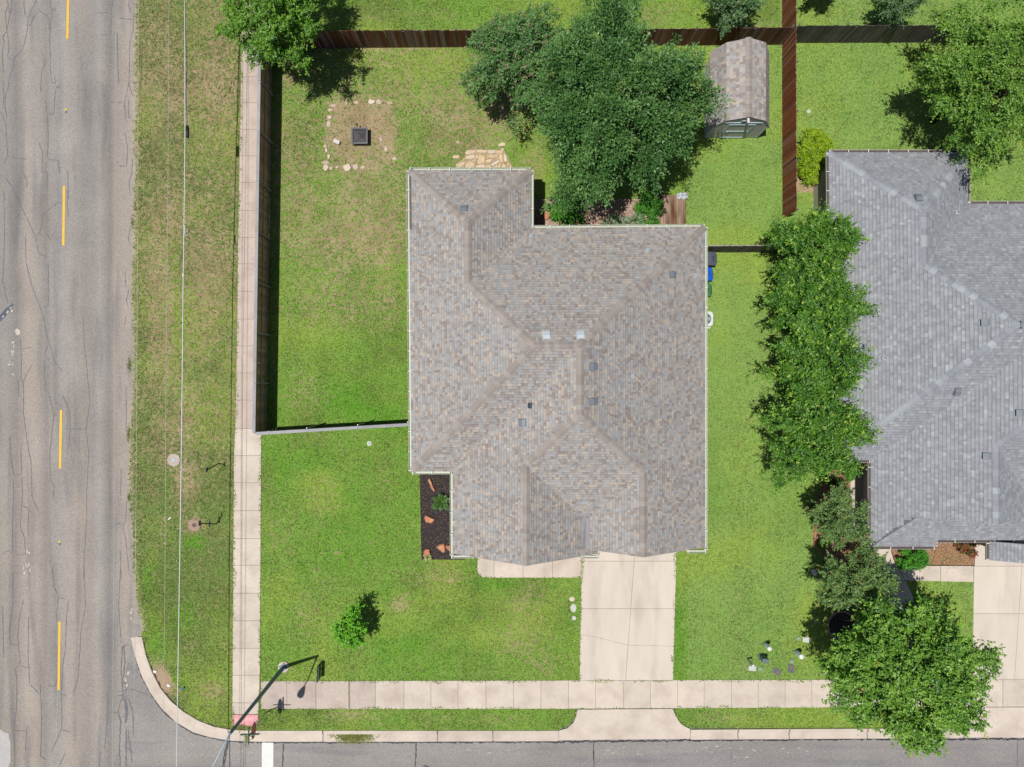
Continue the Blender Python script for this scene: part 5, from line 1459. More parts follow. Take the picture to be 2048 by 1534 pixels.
shrub('shrub', 'red and green leafy bush under the grey roof edge', P(1926, 1089), 0.55, 0.75, 30, 0.2, 200, 0.05, [alb(70, 90, 36), alb(96, 110, 40), alb(150, 60, 52)], 73, tip=alb(176, 56, 58), tipfrac=0.6)
shrub('shrub', 'low yellow green bush in the dark shade beside the mulch', P(1642, 1085), 0.3, 0.6, 14, 0.18, 160, 0.05, [alb(70, 120, 18), alb(110, 160, 26)], 74)

def fern(label, base, rad, n, seed, cols, name='cycad', arch=0.5):
    """rosette of arching fronds with paired leaflets"""
    r = random.Random(seed); t = thing(name, label, 'plant', (*base, 0.03))
    for i in range(n):
        a = 2 * math.pi * i / n + r.uniform(-0.25, 0.25); L = rad * (r.uniform(0.75, 1.1) if i % 3 else r.uniform(0.35, 0.6)); up = r.uniform(0.35, 0.9) * L * arch * 2
        V = []; F = []; C = []
        for j in range(9):
            t0 = 0.03 + 0.97 * j / 9
            x = L * t0; z = up * math.sin(t0 * 2.2) + 0.05
            w = 0.12 * math.sin(math.pi * min(1, t0 + 0.12)) * rad / 0.5 + 0.025
            for sgn in (-1, 1):
                b0 = len(V)
                V += [(x, 0, z), (x + 0.01, sgn * w * 0.5, z + 0.02), (x + w * 0.6, sgn * w, z - 0.01), (x + 0.08, sgn * w * 0.4, z - 0.0)]
                F.append((b0, b0 + 1, b0 + 2, b0 + 3)); k = r.random(); C += [tuple(np.array(cols[0]) * (1 - k) + np.array(cols[1]) * k)] * 4
        me = bpy.data.meshes.new('frond'); me.from_pydata([(x * math.cos(a) - y * math.sin(a), x * math.sin(a) + y * math.cos(a), z) for x, y, z in V], [], F)
        at = me.attributes.new('Col', 'FLOAT_COLOR', 'POINT'); at.data.foreach_set('color', np.array([(*c, 1) for c in C], np.float32).ravel())
        me.materials.append(M_leaf); link(bpy.data.objects.new('frond', me), t)
    MB().lathe([(0.07, -0.02), (0.08, 0.06), (0.03, 0.12)], 10).build('crown_base', M_bark, t)
    return t
fern('dark green palm like plant in the black mulch bed', P(884, 1003), 0.58, 13, 5, (alb(40, 88, 14), alb(84, 140, 34)))
fern('pale yellowish tufted plant at the foot of the mulch bed', P(856, 1113), 0.22, 12, 8, (alb(150, 170, 90), alb(200, 205, 130)), 'tufted_plant', 0.3)
def tuft(label, px, py, rx, ry, n, cols, seed, z=0.0, L=(0.1, 0.24)):
    g_ = np.random.default_rng(seed)
    x0, y0 = P(px, py); t = thing('weed_clump', label, 'weeds', (x0, y0, z))
    X = g_.normal(0, rx * S * 0.5, n); Y = g_.normal(0, ry * S * 0.5, n); a = g_.uniform(0, 6.28, n); l = g_.uniform(*L, n); el = g_.uniform(0.2, 0.9, n); w = 0.012
    V = np.zeros((n, 3, 3)); dx = np.cos(a); dy = np.sin(a)
    V[:, 0] = np.stack([X - dy * w, Y + dx * w, 0 * X], -1); V[:, 1] = np.stack([X + dy * w, Y - dx * w, 0 * X], -1); V[:, 2] = np.stack([X + dx * l * np.cos(el), Y + dy * l * np.cos(el), l * np.sin(el)], -1)
    C = np.array(cols)[g_.integers(0, len(cols), n)] * g_.uniform(0.7, 1.2, n)[:, None]
    me = fastmesh('blades', V.reshape(-1, 3), np.arange(3 * n).reshape(-1, 3), np.repeat(C, 3, 0)); me.materials.append(M_blade)
    link(bpy.data.objects.new('blades', me), t)['kind'] = 'stuff'
WC = [alb(150, 165, 88), alb(196, 196, 120), alb(110, 140, 60), alb(176, 170, 110)]
tuft('pale weeds growing over the kerb by the side street', 708, 1474, 34, 11, 1500, WC, 1, -0.06)
tuft('thin weeds in the sidewalk joint below the yard sign', 697.5, 1376, 3, 22, 160, WC, 2, 0.0, (0.04, 0.1))
tuft('strip of weeds between pink ramp and kerb', 493, 1456, 42, 5, 500, WC, 3, 0.0, (0.05, 0.12))
tuft('pale weeds in the kerb joint under the street name sign', 493, 1472, 5, 18, 300, WC, 4, -0.05, (0.05, 0.12))
tuft('low weeds at the joint between driveway and sidewalk', 1320, 1362, 16, 2, 160, WC, 5, 0.03, (0.03, 0.07))
tuft('patch of weeds at the bottom of the brown mulch bed', 1893, 1116, 60, 22, 900, WC, 6, 0.02, (0.04, 0.1))
for i, (x, y, ry) in enumerate(((256, 868, 16), (257, 995, 8), (262, 1020, 5), (257, 730, 14), (264, 445, 12))):
    tuft('green weeds in the crack of the road edge, %s' % ('beside the middle yellow dash', 'below the middle yellow dash', 'lowest of the weeds', 'left of the sidewalk fence', 'topmost of the weeds')[i], x, y, 4, ry, 260, [alb(110, 130, 70), alb(140, 150, 90)], 10 + i, ROADZ, (0.03, 0.09))

def alb(r, g, b, k=0.66):
    return tuple(min(0.9, c * k) for c in lin(r, g, b))

# ------------------------------------------------------------------ stones
def zz7(L): return [(880 + x / 7.67, 270 + y / 7.67) for x, y in L]
FL = [[(380, 270), (420, 235), (540, 230), (548, 270), (470, 295), (400, 305)], [(555, 235), (620, 225), (715, 235), (720, 270), (640, 275), (560, 270)], [(735, 235), (850, 228), (858, 282), (790, 288), (728, 275)],
      [(868, 235), (950, 240), (960, 285), (900, 292), (865, 285)], [(400, 330), (520, 300), (535, 355), (440, 372), (395, 378)], [(180, 345), (215, 308), (300, 300), (298, 360), (220, 362)],
      [(245, 455), (330, 415), (395, 405), (370, 460), (300, 515), (260, 520)], [(400, 440), (450, 405), (540, 435), (525, 515), (370, 520)], [(600, 310), (680, 308), (692, 390), (670, 440), (590, 445), (570, 400)],
      [(545, 320), (590, 300), (585, 350), (550, 370)], [(710, 330), (780, 295), (890, 300), (880, 345), (800, 360), (730, 350)], [(705, 390), (760, 370), (810, 378), (760, 430), (705, 425)],
      [(915, 300), (960, 300), (965, 415), (920, 420), (908, 360)], [(980, 290), (1010, 310), (1035, 385), (1010, 415), (985, 400)], [(780, 450), (900, 375), (915, 410), (850, 460), (800, 490)],
      [(490, 380), (555, 378), (560, 408), (500, 410)], [(545, 480), (620, 455), (690, 465), (690, 530), (550, 532)], [(705, 470), (770, 450), (790, 500), (760, 532), (705, 530)], [(800, 500), (880, 455), (890, 490), (870, 545), (800, 545)],
      [(900, 450), (940, 435), (938, 548), (885, 548)], [(960, 440), (1000, 445), (1005, 500), (960, 550), (948, 500)], [(1025, 440), (1065, 418), (1070, 450), (1020, 490)], [(1010, 535), (1090, 460), (1100, 490), (1085, 538)],
      [(890, 150), (940, 115), (1000, 120), (1000, 165), (950, 175), (900, 180)], [(940, 210), (980, 205), (970, 245), (940, 240)], [(245, 100), (280, 90), (305, 110), (270, 140)],
      [(250, 535), (330, 530), (340, 590), (250, 590)], [(380, 535), (520, 535), (520, 590), (390, 590)], [(540, 545), (690, 545), (690, 590), (545, 590)]]
pt = bpy.data.objects.new('patio', None); COL.objects.link(pt); tag(pt, 'small flagstone patio of tan stones behind the house', kind='structure')
r_ = random.Random(3)
bd = MB(); bd.prism([P(x, y) for x, y in zz7([(375, 260), (560, 222), (720, 228), (965, 225), (1040, 330), (1105, 480), (1085, 600), (250, 600), (240, 450), (390, 330)])], -0.05, 0.012)
bd.build('sand_bed', mat('sandy joints', alb(196, 172, 140), 0.95, n=((8, 0.15), (40, 0.2))), pt)
def stone_obj(pl, z0, top, m, parent, name='flagstone', seed=0, bev=0.025):
    r = random.Random(seed)
    # subdivide the outline for an uneven edge
    q = []
    for i in range(len(pl)):
        a = Vector(pl[i]); c = Vector(pl[(i + 1) % len(pl)]); L = (c - a).length
        q.append(a)
        q.append(a.lerp(c, r.uniform(0.4, 0.6)) + Vector((r.gauss(0, 1), r.gauss(0, 1))) * L * 0.04)
    b_ = MB(); b_.prism([tuple(p) for p in q], z0, top, bevel=bev)
    for i in range(len(b_.v)):
        x, y, z = b_.v[i]
        if z > z0 + 1e-4: b_.v[i] = (x, y, z + r.gauss(0, 0.12) * bev)
    return b_.build(name, m, parent)
for i, L in enumerate(FL):
    stone_obj([P(x, y) for x, y in zz7(L)], -0.03, 0.035 + r_.uniform(0, 0.012), M_stone_t, pt, 'flagstone', i, 0.015)
# ring of stones round the fire pit
RS = [(1020, 215, 120, 70), (1150, 215, 80, 80), (555, 240, 60, 60), (325, 280, 90, 50), (280, 365, 80, 50), (265, 500, 70, 60), (245, 615, 80, 90), (185, 1020, 60, 60), (210, 1090, 40, 70), (250, 1210, 45, 80), (190, 1310, 120, 60),
      (190, 1400, 90, 100), (590, 1400, 120, 110), (735, 1395, 90, 90), (740, 225, 80, 50), (860, 1395, 80, 50), (1350, 235, 90, 50), (290, 1410, 60, 60), (1430, 1240, 70, 50), (400, 1390, 50, 40), (1280, 1070, 40, 90), (1190, 890, 60, 80)]
SL = ['white stone at the top edge of the fire pit square', 'tan stone right of the white stone on the top edge of the fire pit square', 'small pale stone at the upper left of the fire pit square', 'pinkish stone at the upper left corner of the fire pit square',
      'tan stone below the upper left corner of the fire pit square', 'pinkish white stone on the left edge of the fire pit square', 'flat pink stone on the left edge of the fire pit square', 'white stone low on the left edge of the fire pit square, upper of two touching',
      'white stone low on the left edge of the fire pit square, lower of two touching', 'narrow white stone near the lower left corner of the fire pit square', 'tan stone at the lower left corner of the fire pit square', 'flat tan stone below the lower left corner of the fire pit square',
      'large pinkish stone on the bottom edge of the fire pit square', 'pinkish stone right of the large one on the bottom edge of the fire pit square', 'small tan stone on the top edge of the fire pit square', 'tan stone right of the two big bottom stones of the fire pit square',
      'faint tan stone at the upper right corner of the fire pit square', 'small tan stone near the lower left corner of the fire pit square', 'faint tan stone at the lower right corner of the fire pit square', 'small tan stone left of the large bottom stone of the fire pit square',
      'narrow sunken stone low at the right of the fire pit', 'sunken pinkish stone right of the fire pit']
for i, (x, y, w, h) in enumerate(RS):
    r = random.Random(50 + i); n = 7; pl = []
    cx, cy = 630 + x / 9.02, 180 + y / 9.02
    for k in range(n):
        a = 2 * math.pi * k / n + r.uniform(-0.2, 0.2); q = r.uniform(0.85, 1.15)
        pl.append(P(cx + w / 14.6 * q * math.cos(a), cy + h / 14.6 * q * math.sin(a)))
    o = stone_obj(pl, -0.03, 0.03 + 0.035 * (i in (0, 5, 7, 8, 9, 12, 13)), M_stone_w, None, 'edging_stone', i, 0.015)
    tag(o, SL[i], 'stone', 'stones edging the fire pit square')
RK = [([(235, 262), (268, 238), (300, 310), (340, 400), (318, 418), (285, 380)], 'long red sandstone rock at the top of the black mulch bed', 0.16), ([(193, 765), (220, 732), (335, 785), (285, 842), (215, 825)], 'five sided red rock in the middle of the black mulch bed', 0.2),
      ([(350, 1155), (400, 1120), (460, 1105), (472, 1215), (445, 1235), (400, 1200)], 'red rock near the bottom of the black mulch bed', 0.16), ([(475, 1150), (495, 1125), (560, 1140), (560, 1235), (500, 1185)], 'red rock half under the gutter at the bottom of the mulch bed', 0.2),
      ([(185, 1215), (215, 1175), (265, 1180), (275, 1240), (240, 1265), (195, 1240)], 'rounded orange rock at the lower left of the mulch bed', 0.24), ([(175, 1248), (240, 1268), (252, 1288), (182, 1288)], 'small flat red rock below the rounded orange rock', 0.09)]
for i, (L, lab, h) in enumerate(RK):
    o = stone_obj([P(820 + x / 6.67, 920 + y / 6.67) for x, y in L], 0.0, h, M_stone_r, None, 'rock', 80 + i, 0.05); tag(o, lab, 'rock', 'red rocks in the black mulch bed')
o = stone_obj([P(1055 + x / 6.11, 360 + y / 6.11) for x, y in ((160, 430), (230, 368), (308, 430), (235, 498))], 0.0, 0.14, M_stone_r, None, 'rock', 91, 0.03); tag(o, 'squarish orange rock on the gravel at the inner corner', 'rock')
o = stone_obj([P(x, y) for x, y in ((1622, 1139), (1629, 1137), (1634, 1144), (1631, 1151), (1624, 1148))], 0.0, 0.14, M_signw, None, 'rock', 92, 0.05); tag(o, 'white rock on the lawn beside the dark olive tree', 'rock')
b = MB(); b.box(-0.16, -0.1, 0, 0.16, 0.1, 0.17)
o = b.build('cinder_block', mat('white painted block', alb(226, 220, 218), 0.8, n=((10, 0.12),)), None, loc=(*P(674.5, 285), 0.0)); o.rotation_euler = (0, 0, -0.45); bevel(o, 0.012); tag(o, 'whitish block lying left of the fire pit', 'block')
for i, (x, y, lab) in enumerate(((310, 1343, 'larger white litter scrap beside the curved kerb'), (337.5, 1371, 'smaller white litter scrap beside the curved kerb'))):
    o = stone_obj([P(x + dx, y + dy) for dx, dy in ((-4, -2), (-1, -3.5), (3.5, -2), (4, 1.5), (0, 3), (-3, 1.5))], 0.0, 0.05, M_signw, None, 'litter', 300 + i, 0.02); tag(o, lab, 'litter', 'litter by the kerb')
b = MB(); b.tube([(0, 0, 0), (0, 0, 0.3)], 0.006, 6); t = thing('marker_flag', 'tiny blue marker flag in the corner lawn', 'flag', (*P(363, 1368), 0)); b.build('wire', M_galv, t); MB().box(-0.06, -0.003, 0.22, 0.06, 0.003, 0.32).build('pennant', M_bluebit, t).rotation_euler = (0.9, 0, 0.6)

# ------------------------------------------------------------------ fire pit
fp = thing('fire_pit', 'square dark metal fire pit with a pyramid mesh lid', 'fire pit', (*P(718, 270, 0.5), 0.02), 0.0)
wv = 0.42
b = MB()
for (x0, y0, x1, y1) in ((-wv, -wv, wv, -wv + 0.07), (-wv, wv - 0.07, wv, wv), (-wv, -wv + 0.07, -wv + 0.07, wv - 0.07), (wv - 0.07, -wv + 0.07, wv, wv - 0.07)): b.box(x0, y0, 0.36, x1, y1, 0.4)
b.build('rim', M_pit, fp)
b = MB(); b.prism([(-0.33, -0.33), (0.33, -0.33), (0.33, 0.33), (-0.33, 0.33)], 0.2, 0.23)
for s in ((-0.35, -0.35, 0.35, -0.33), (-0.35, 0.33, 0.35, 0.35), (-0.35, -0.33, -0.33, 0.33), (0.33, -0.33, 0.35, 0.33)): b.box(s[0], s[1], 0.2, s[2], s[3], 0.37)
b.build('bowl', M_ash, fp)
for sx_ in (-1, 1):
    for sy_ in (-1, 1): MB().box(sx_ * 0.36 - 0.025, sy_ * 0.36 - 0.025, -0.02, sx_ * 0.36 + 0.025, sy_ * 0.36 + 0.025, 0.36).build('leg', M_pit, fp)
b = MB()
apex = (0, 0, 0.66)
for i in range(4):
    a = math.pi / 4 + i * math.pi / 2; b.tube([(0.5 * math.cos(a), 0.5 * math.sin(a), 0.41), apex], 0.014, 6)
for k in (0.35,):
    s = 0.35 * 0.707 * 0.5 / 0.5; q = 0.12
    b.tube([(-q, -q, 0.58), (q, -q, 0.58), (q, q, 0.58), (-q, q, 0.58), (-q, -q, 0.58)], 0.008, 5)
lid = b.build('lid_frame', M_pit, fp)
b = MB()    # the mesh lid as real wires
for i in range(4):
    ca, sa = math.cos(i * math.pi / 2), math.sin(i * math.pi / 2)
    def rot(x, y, z): return (x * ca - y * sa, x * sa + y * ca, z)
    for k in range(1, 16):
        u = -0.35 + 0.7 * k / 16; e = abs(u) / 0.35
        p0 = rot(u, -0.35, 0.412); top_ = rot(u, -0.35 * e, 0.412 + 0.25 * (1 - e))
        b.tube([p0, top_], 0.0045, 3, cap=False)
        v = 0.35 * (1 - k / 16); zz2 = 0.412 + 0.25 * k / 16
        b.tube([rot(-v, -v, zz2), rot(v, -v, zz2)], 0.0045, 3, cap=False)
b.build('wire_mesh', M_mesh, lid)
b = MB(); b.tube([(-0.12, 0.42, 0.38), (-0.13, 0.52, 0.36), (-0.13, 0.6, 0.33)], 0.018, 6); b.tube([(-0.13, 0.56, 0.35), (-0.13, 0.62, 0.32)], 0.04, 8); b.build('poker_handle', M_black, fp)

# ------------------------------------------------------------------ shed
def shed():
    # plan corners (ground pixels from the centre): walls x 386..489, y 492..632
    x0, x1, y0, y1 = 384 * S, 489 * S, 491 * S, 632 * S
    w = x1 - x0; xc = (x0 + x1) / 2
    t = thing('garden_shed', 'grey garden shed with a brown gambrel roof beside the back fence', 'shed', (xc, y0, 0))
    def L(x, y, z): return (x - xc, y - y0, z)
    wallh = 1.62; zk = 2.5; zp = 2.98; kx = w * 0.34; ov = 0.1
    hw = w / 2
    b_ = MB()
    for yy in (y0, y1):
        b_.quad(L(x0, yy, 0.05), L(x1, yy, 0.05), L(x1, yy, wallh), L(xc + kx, yy, zk - 0.04), L(xc, yy, zp - 0.04), L(xc - kx, yy, zk - 0.04), L(x0, yy, wallh))
    b_.quad(L(x0, y0, 0.05), L(x0, y1, 0.05), L(x0, y1, wallh), L(x0, y0, wallh)); b_.quad(L(x1, y1, 0.05), L(x1, y0, 0.05), L(x1, y0, wallh), L(x1, y1, wallh))
    b_.build('wall', M_shedwall, t)
    prof = [(-hw - ov, wallh - 0.1), (-kx - 0.02, zk), (0, zp), (kx + 0.02, zk), (hw + ov, wallh - 0.1)]
    deck = MB(); ya, yb = -0.03, (y1 - y0) + 0.1
    for (ax, az), (bx, bz) in zip(prof[:-1], prof[1:]):
        deck.quad((ax, ya, az), (bx, ya, bz), (bx, yb, bz), (ax, yb, az))
        deck.quad((ax, ya, az - 0.06), (ax, ya, az), (bx, ya, bz), (bx, ya, bz - 0.06))
    rf = deck.build('roof', M_deck, t)
    tabs = MB(); r = random.Random(17)
    for si, ((ax, az), (bx, bz)) in enumerate(zip(prof[:-1], prof[1:])):
        if si >= 2: (ax, az), (bx, bz) = (bx, bz), (ax, az)     # a = lower end
        Ls = math.hypot(bx - ax, bz - az); n = max(1, round(Ls / 0.15)); nx, nz = -(bz - az) / Ls, (bx - ax) / Ls
        if nz < 0: nx, nz = -nx, -nz
        for k in range(n):
            u = ya
            while u < yb - 0.02:
                ww = r.choice((0.11, 0.14, 0.17, 0.2)); v = min(u + ww, yb)
                th = r.choice((0.005, 0.012)); c = pal1[r.choices(range(6), (20, 16, 24, 20, 14, 8))[0]]; kk = r.uniform(0.92, 1.08); c = tuple(q * kk for q in c)
                def pt_(s, h): return (ax + (bx - ax) * s + nx * h, az + (bz - az) * s + nz * h)
                l = pt_(k / n, 0.01 + th); h_ = pt_((k + 1) / n, 0.004); l0 = pt_(k / n, 0.0)
                q = [(l[0], u, l[1]), (l[0], v, l[1]), (h_[0], v, h_[1]), (h_[0], u, h_[1])]
                tabs.quad(*q, c=c); tabs.quad((l0[0], u, l0[1]), (l0[0], v, l0[1]), q[1], q[0], c=c)
                u = v
    tabs.build('shingles', M_shingle, rf, col=True)['kind'] = 'stuff'
    me = None
    n = int((yb - ya) / 0.2)
    q = MB(); e = (yb - ya) / n
    for yy, lf in ((0, 0.032), (e * 1.2, 0.018)):
        for xx, dz in ((-0.17, -0.17 * (zp - zk) / kx), (0, 0), (0.17, -0.17 * (zp - zk) / kx)): q.v.append((xx, yy, dz + lf)); q.c.append((1, 1, 1))
    q.f = [(0, 1, 4, 3), (1, 2, 5, 4)]
    me = q.mesh('ridge_cap', M_cap)
    for k in range(n):
        o = bpy.data.objects.new('ridge_cap', me); o.location = (0, ya + e * k, zp); link(o, rf)
    # trim of the gable seen from the camera
    def board(p, q_, wd, name='trim_board', m=M_shedtrim, par=t, out=0.02):
        p = Vector(p); q_ = Vector(q_); d = (q_ - p).normalized(); nn = Vector((-d.y, d.x)) * wd / 2
        b2 = MB()
        pl = [p + nn, q_ + nn, q_ - nn, p - nn]
        f = [(v.x, -out, v.y) for v in pl]; bk = [(v.x, 0.0, v.y) for v in pl]
        b2.quad(*f); b2.quad(*bk[::-1])
        for i in range(4): b2.quad(f[i], bk[i], bk[(i + 1) % 4], f[(i + 1) % 4])
        return b2.build(name, m, par)
    board((-hw + 0.04, 0.05), (-hw + 0.04, wallh), 0.09); board((hw - 0.04, 0.05), (hw - 0.04, wallh), 0.09)
    board((-kx, wallh + 0.55), (kx, wallh + 0.55), 0.09, out=0.026)
    board((-hw, wallh + 0.02), (-kx, zk - 0.06), 0.08, out=0.018); board((hw, wallh + 0.02), (kx, zk - 0.06), 0.08, out=0.018)
    dw_ = 0.62
    door = board((0, 0.1), (0, 1.9), dw_ * 2, 'door', M_shedwall, t, 0.012)
    for p, q_ in (((-dw_, 0.1), (-dw_, 1.95)), ((dw_, 0.1), (dw_, 1.95)), ((-dw_, 1.92), (dw_, 1.92)), ((-dw_ + 0.05, 1.02), (dw_ - 0.05, 1.02)), ((-dw_ + 0.05, 0.14), (dw_ - 0.05, 0.14))):
        board(p, q_, 0.1, 'door_trim', M_shedtrim, door, 0.034 if p[0] != q_[0] else 0.03)
    MB().box(-dw_ + 0.1, -0.07, 0.98, -dw_ + 0.16, -0.034, 1.06).build('latch', M_galv, door)
    b2 = MB(); b2.box(-0.18, -0.03, 2.32, 0.08, 0.0, 2.46); vn = b2.build('gable_vent', M_ventw, t)
    for k in range(4): MB().box(-0.165, -0.045, 2.335 + k * 0.03, 0.065, -0.03, 2.35 + k * 0.03).build('louvre', M_ventd, vn)
    b2 = MB(); b2.box(-0.05, -0.25, zp - 0.24, 0.05, 0.05, zp - 0.12); b2.build('ridge_beam', M_shedwall, t)
    return t
shed()

# ------------------------------------------------------------------ deck
dk = thing('deck', 'small weathered plank deck behind the house beside the large tree', 'deck', (0, 0, 0))
xa, xb = P(1310, 0)[0], P(1371, 0)[0]; ya, yb = P(0, 480)[1], P(0, 391)[1]
n = 12
q = MB(); wpl = (xb - xa) / n
q.box(0.006, 0, 0.0, wpl - 0.006, yb - ya, 0.035); me = q.mesh('plank', M_wood_deck)
for i in range(n):
    o = bpy.data.objects.new('plank', me); o.location = (xa + i * wpl, ya + random.uniform(-0.02, 0.0), 0.14 + random.uniform(-0.003, 0.003)); link(o, dk)
for yy in (ya + 0.2, yb - 0.2): MB().box(xa, yy - 0.05, 0.0, xb, yy + 0.05, 0.139).build('joist', M_rail, dk)
t = thing('folded_tarp', 'crumpled whitish sheet at the far end of the small deck', 'sheet', (*P(1362, 394), 0.18))
g_ = np.random.default_rng(4); V = []; F = []
for i in range(9):
    for j in range(6): V.append((-0.28 + 0.07 * i + g_.normal(0, 0.012), -0.16 + 0.064 * j + g_.normal(0, 0.012), 0.03 + abs(g_.normal(0, 0.05))))
for i in range(8):
    for j in range(5): F.append((i * 6 + j, (i + 1) * 6 + j, (i + 1) * 6 + j + 1, i * 6 + j + 1))
me = bpy.data.meshes.new('sheet'); me.from_pydata(V, [], F); me.materials.append(mat('pale sheet', alb(200, 206, 214), 0.6, n=())); link(bpy.data.objects.new('sheet', me), t)

# ------------------------------------------------------------------ bins and air conditioner
def wheelie(label, x, y, m, w=0.58, d=0.72, h=1.02, rz=0.0):
    t = thing('wheeled_bin', label, 'bin', (x, y, 0), rz, 'wheeled bins beside the house')
    b_ = MB()
    lo = [(-d * .40, -w * .40), (d * .40, -w * .40), (d * .40, w * .40), (-d * .40, w * .40)]; hi = [(-d * .47, -w * .47), (d * .47, -w * .47), (d * .47, w * .47), (-d * .47, w * .47)]
    b_.v = [(*p, 0.06) for p in lo] + [(*p, h) for p in hi]; b_.c = [(1, 1, 1)] * 8
    b_.f = [(3, 2, 1, 0), (4, 5, 6, 7)] + [(i, (i + 1) % 4, 4 + (i + 1) % 4, 4 + i) for i in range(4)]
    bevel(b_.build('body', m, t), 0.03, 2)
    l = MB(); n = 6
    for i in range(n + 1):      # domed lid
        xx = -d / 2 + d * i / n; zz_ = h + 0.01 + 0.06 * math.sin(math.pi * i / n) + 0.012
        for yy in (-w / 2, w / 2): l.v.append((xx, yy, zz_)); l.c.append((1, 1, 1))
    for i in range(n): l.f.append((2 * i, 2 * i + 2, 2 * i + 3, 2 * i + 1))
    lid_ = l.build('lid', m, t); sm = lid_.modifiers.new('solid', 'SOLIDIFY'); sm.thickness = 0.03
    MB().tube([(d / 2 + 0.035, -w * .36, h - 0.02), (d / 2 + 0.035, w * .36, h - 0.02)], 0.016, 8).build('handle', M_black, t)
    MB().box(d * .28, -w * .2, h + 0.045, d * .33, w * .2, h + 0.062).build('lid_grip', M_black, lid_)
    for s in (-1, 1):
        wb = MB(); wb.tube([(d * .42, s * w * .42, 0.12), (d * .42, s * w * .5, 0.12)], 0.12, 14); wb.build('wheel', M_black, t)
    return t
xe = 341 * S
wheelie('charcoal wheeled bin beside the house, nearest the dark fence', P(1430, 519, 1.0)[0] - 0.36, P(0, 518, 1.0)[1], M_bink, 0.68, 0.8, 1.05)
wheelie('blue wheeled bin beside the house, middle of the three', P(1424, 549, 1.0)[0] - 0.34, P(0, 549, 1.0)[1], M_binb, 0.66, 0.7, 1.0, 0.08)
wheelie('green wheeled bin beside the house, nearest the air conditioner', P(1421.5, 580, 1.0)[0] - 0.34, P(0, 580, 1.0)[1], M_bing, 0.66, 0.7, 1.0, 0.03)
ac = thing('air_conditioner', 'white square air conditioner unit with top fan beside the house', 'air conditioner', (P(1426.5, 637, 0.8)[0] - 0.38, P(0, 637.5, 0.8)[1], 0.0))
bevel(MB().box(-0.36, -0.36, 0.08, 0.36, 0.36, 0.76).build('cabinet', M_ac, ac), 0.06, 3)
b = MB(); n = 24      # top plate with a round opening
for i in range(n):
    a0 = 2 * math.pi * i / n; a1 = 2 * math.pi * (i + 1) / n
    def sq(a):
        k = 0.37 / max(abs(math.cos(a)), abs(math.sin(a))); k = min(k, 0.47); return (k * math.cos(a), k * math.sin(a))
    b.quad((*sq(a0), 0.8), (*sq(a1), 0.8), (0.29 * math.cos(a1), 0.29 * math.sin(a1), 0.8), (0.29 * math.cos(a0), 0.29 * math.sin(a0), 0.8))
    b.quad((*sq(a0), 0.76), (*sq(a1), 0.76), (*sq(a1), 0.8), (*sq(a0), 0.8))
top_ = b.build('top_plate', M_ac, ac)
MB().lathe([(0.29, 0.768), (0.02, 0.768)], 24).build('fan_well', M_ventd, ac)
fan = MB().lathe([(0.07, 0.775), (0.06, 0.785)], 14).build('fan_hub', M_fan, ac)
for i in range(3):
    a = i * 2.094; q = MB(); q.quad(*[(r * math.cos(a + w_), r * math.sin(a + w_), 0.774 + 0.008 * k) for r, w_, k in ((0.05, -0.4, 0), (0.27, -0.42, 0), (0.27, 0.42, 1), (0.05, 0.4, 1))]); q.build('blade', M_fan, fan)
for i in range(3):
    r = 0.1 + 0.075 * i; q = MB(); q.tube([(r * math.cos(k * 0.2618), r * math.sin(k * 0.2618), 0.806) for k in range(25)], 0.004, 4, cap=False); q.build('guard_ring', M_ac, top_)
for i in range(6):
    a = i * math.pi / 6; q = MB(); q.tube([(0.3 * math.cos(a), 0.3 * math.sin(a), 0.81), (-0.3 * math.cos(a), -0.3 * math.sin(a), 0.81)], 0.004, 4, cap=False); q.build('guard_bar', M_ac, top_)
MB().box(-0.44, -0.44, 0.0, 0.44, 0.44, 0.08).build('pad', M_conc, ac)

# ------------------------------------------------------------------ street furniture
px, py = P(567.5, 1333.5)
lamp = thing('street_lamp', 'tall dark street lamp pole on a round concrete footing at the corner', 'street lamp', (px, py, 0))
MB().lathe([(0.29, -0.1), (0.29, 0.05), (0.27, 0.07)], 28).build('footing', M_conc, lamp)
bp = MB(); bp.prism([(-0.17, -0.17), (0.17, -0.17), (0.17, 0.17), (-0.17, 0.17)], 0.07, 0.095); bpo = bp.build('base_plate', M_pole, lamp); bpo.rotation_euler = (0, 0, 0.6)
for i in range(4):
    a = 0.6 + math.pi / 4 + i * math.pi / 2; MB().lathe([(0.02, 0.09), (0.02, 0.15), (0.01, 0.155)], 8, cx=0.2 * math.cos(a), cy=0.2 * math.sin(a)).build('bolt', M_black, lamp)
MB().lathe([(0.11, 0.09), (0.105, 1.0), (0.085, 4.0), (0.068, 7.0), (0.066, 7.06), (0.03, 7.1)], 16).build('pole', M_pole, lamp, smooth=True)
dxa, dya = -0.78, -1.62
MB().tube([(0, 0, 6.95), (dxa * 0.25, dya * 0.25, 7.15), (dxa * 0.6, dya * 0.6, 7.35), (dxa, dya, 7.45)], [0.042, 0.036, 0.032, 0.03], 10).build('arm', M_arm, lamp, smooth=True)
ua = Vector((dxa, dya)).normalized(); va = Vector((-ua.y, ua.x))
hd = MB()
for s, wd, hh in ((-0.05, 0.05, 0.05), (0.08, 0.1, 0.08), (0.3, 0.17, 0.11), (0.5, 0.18, 0.1), (0.62, 0.1, 0.05)):
    for k in range(10):
        a = 2 * math.pi * k / 10; q = Vector((dxa, dya)) + ua * s + va * wd * math.cos(a); hd.v.append((q.x, q.y, 7.46 + hh * math.sin(a))); hd.c.append((1, 1, 1))
for k in range(4):
    for i in range(10): hd.f.append((k * 10 + i, k * 10 + (i + 1) % 10, (k + 1) * 10 + (i + 1) % 10, (k + 1) * 10 + i))
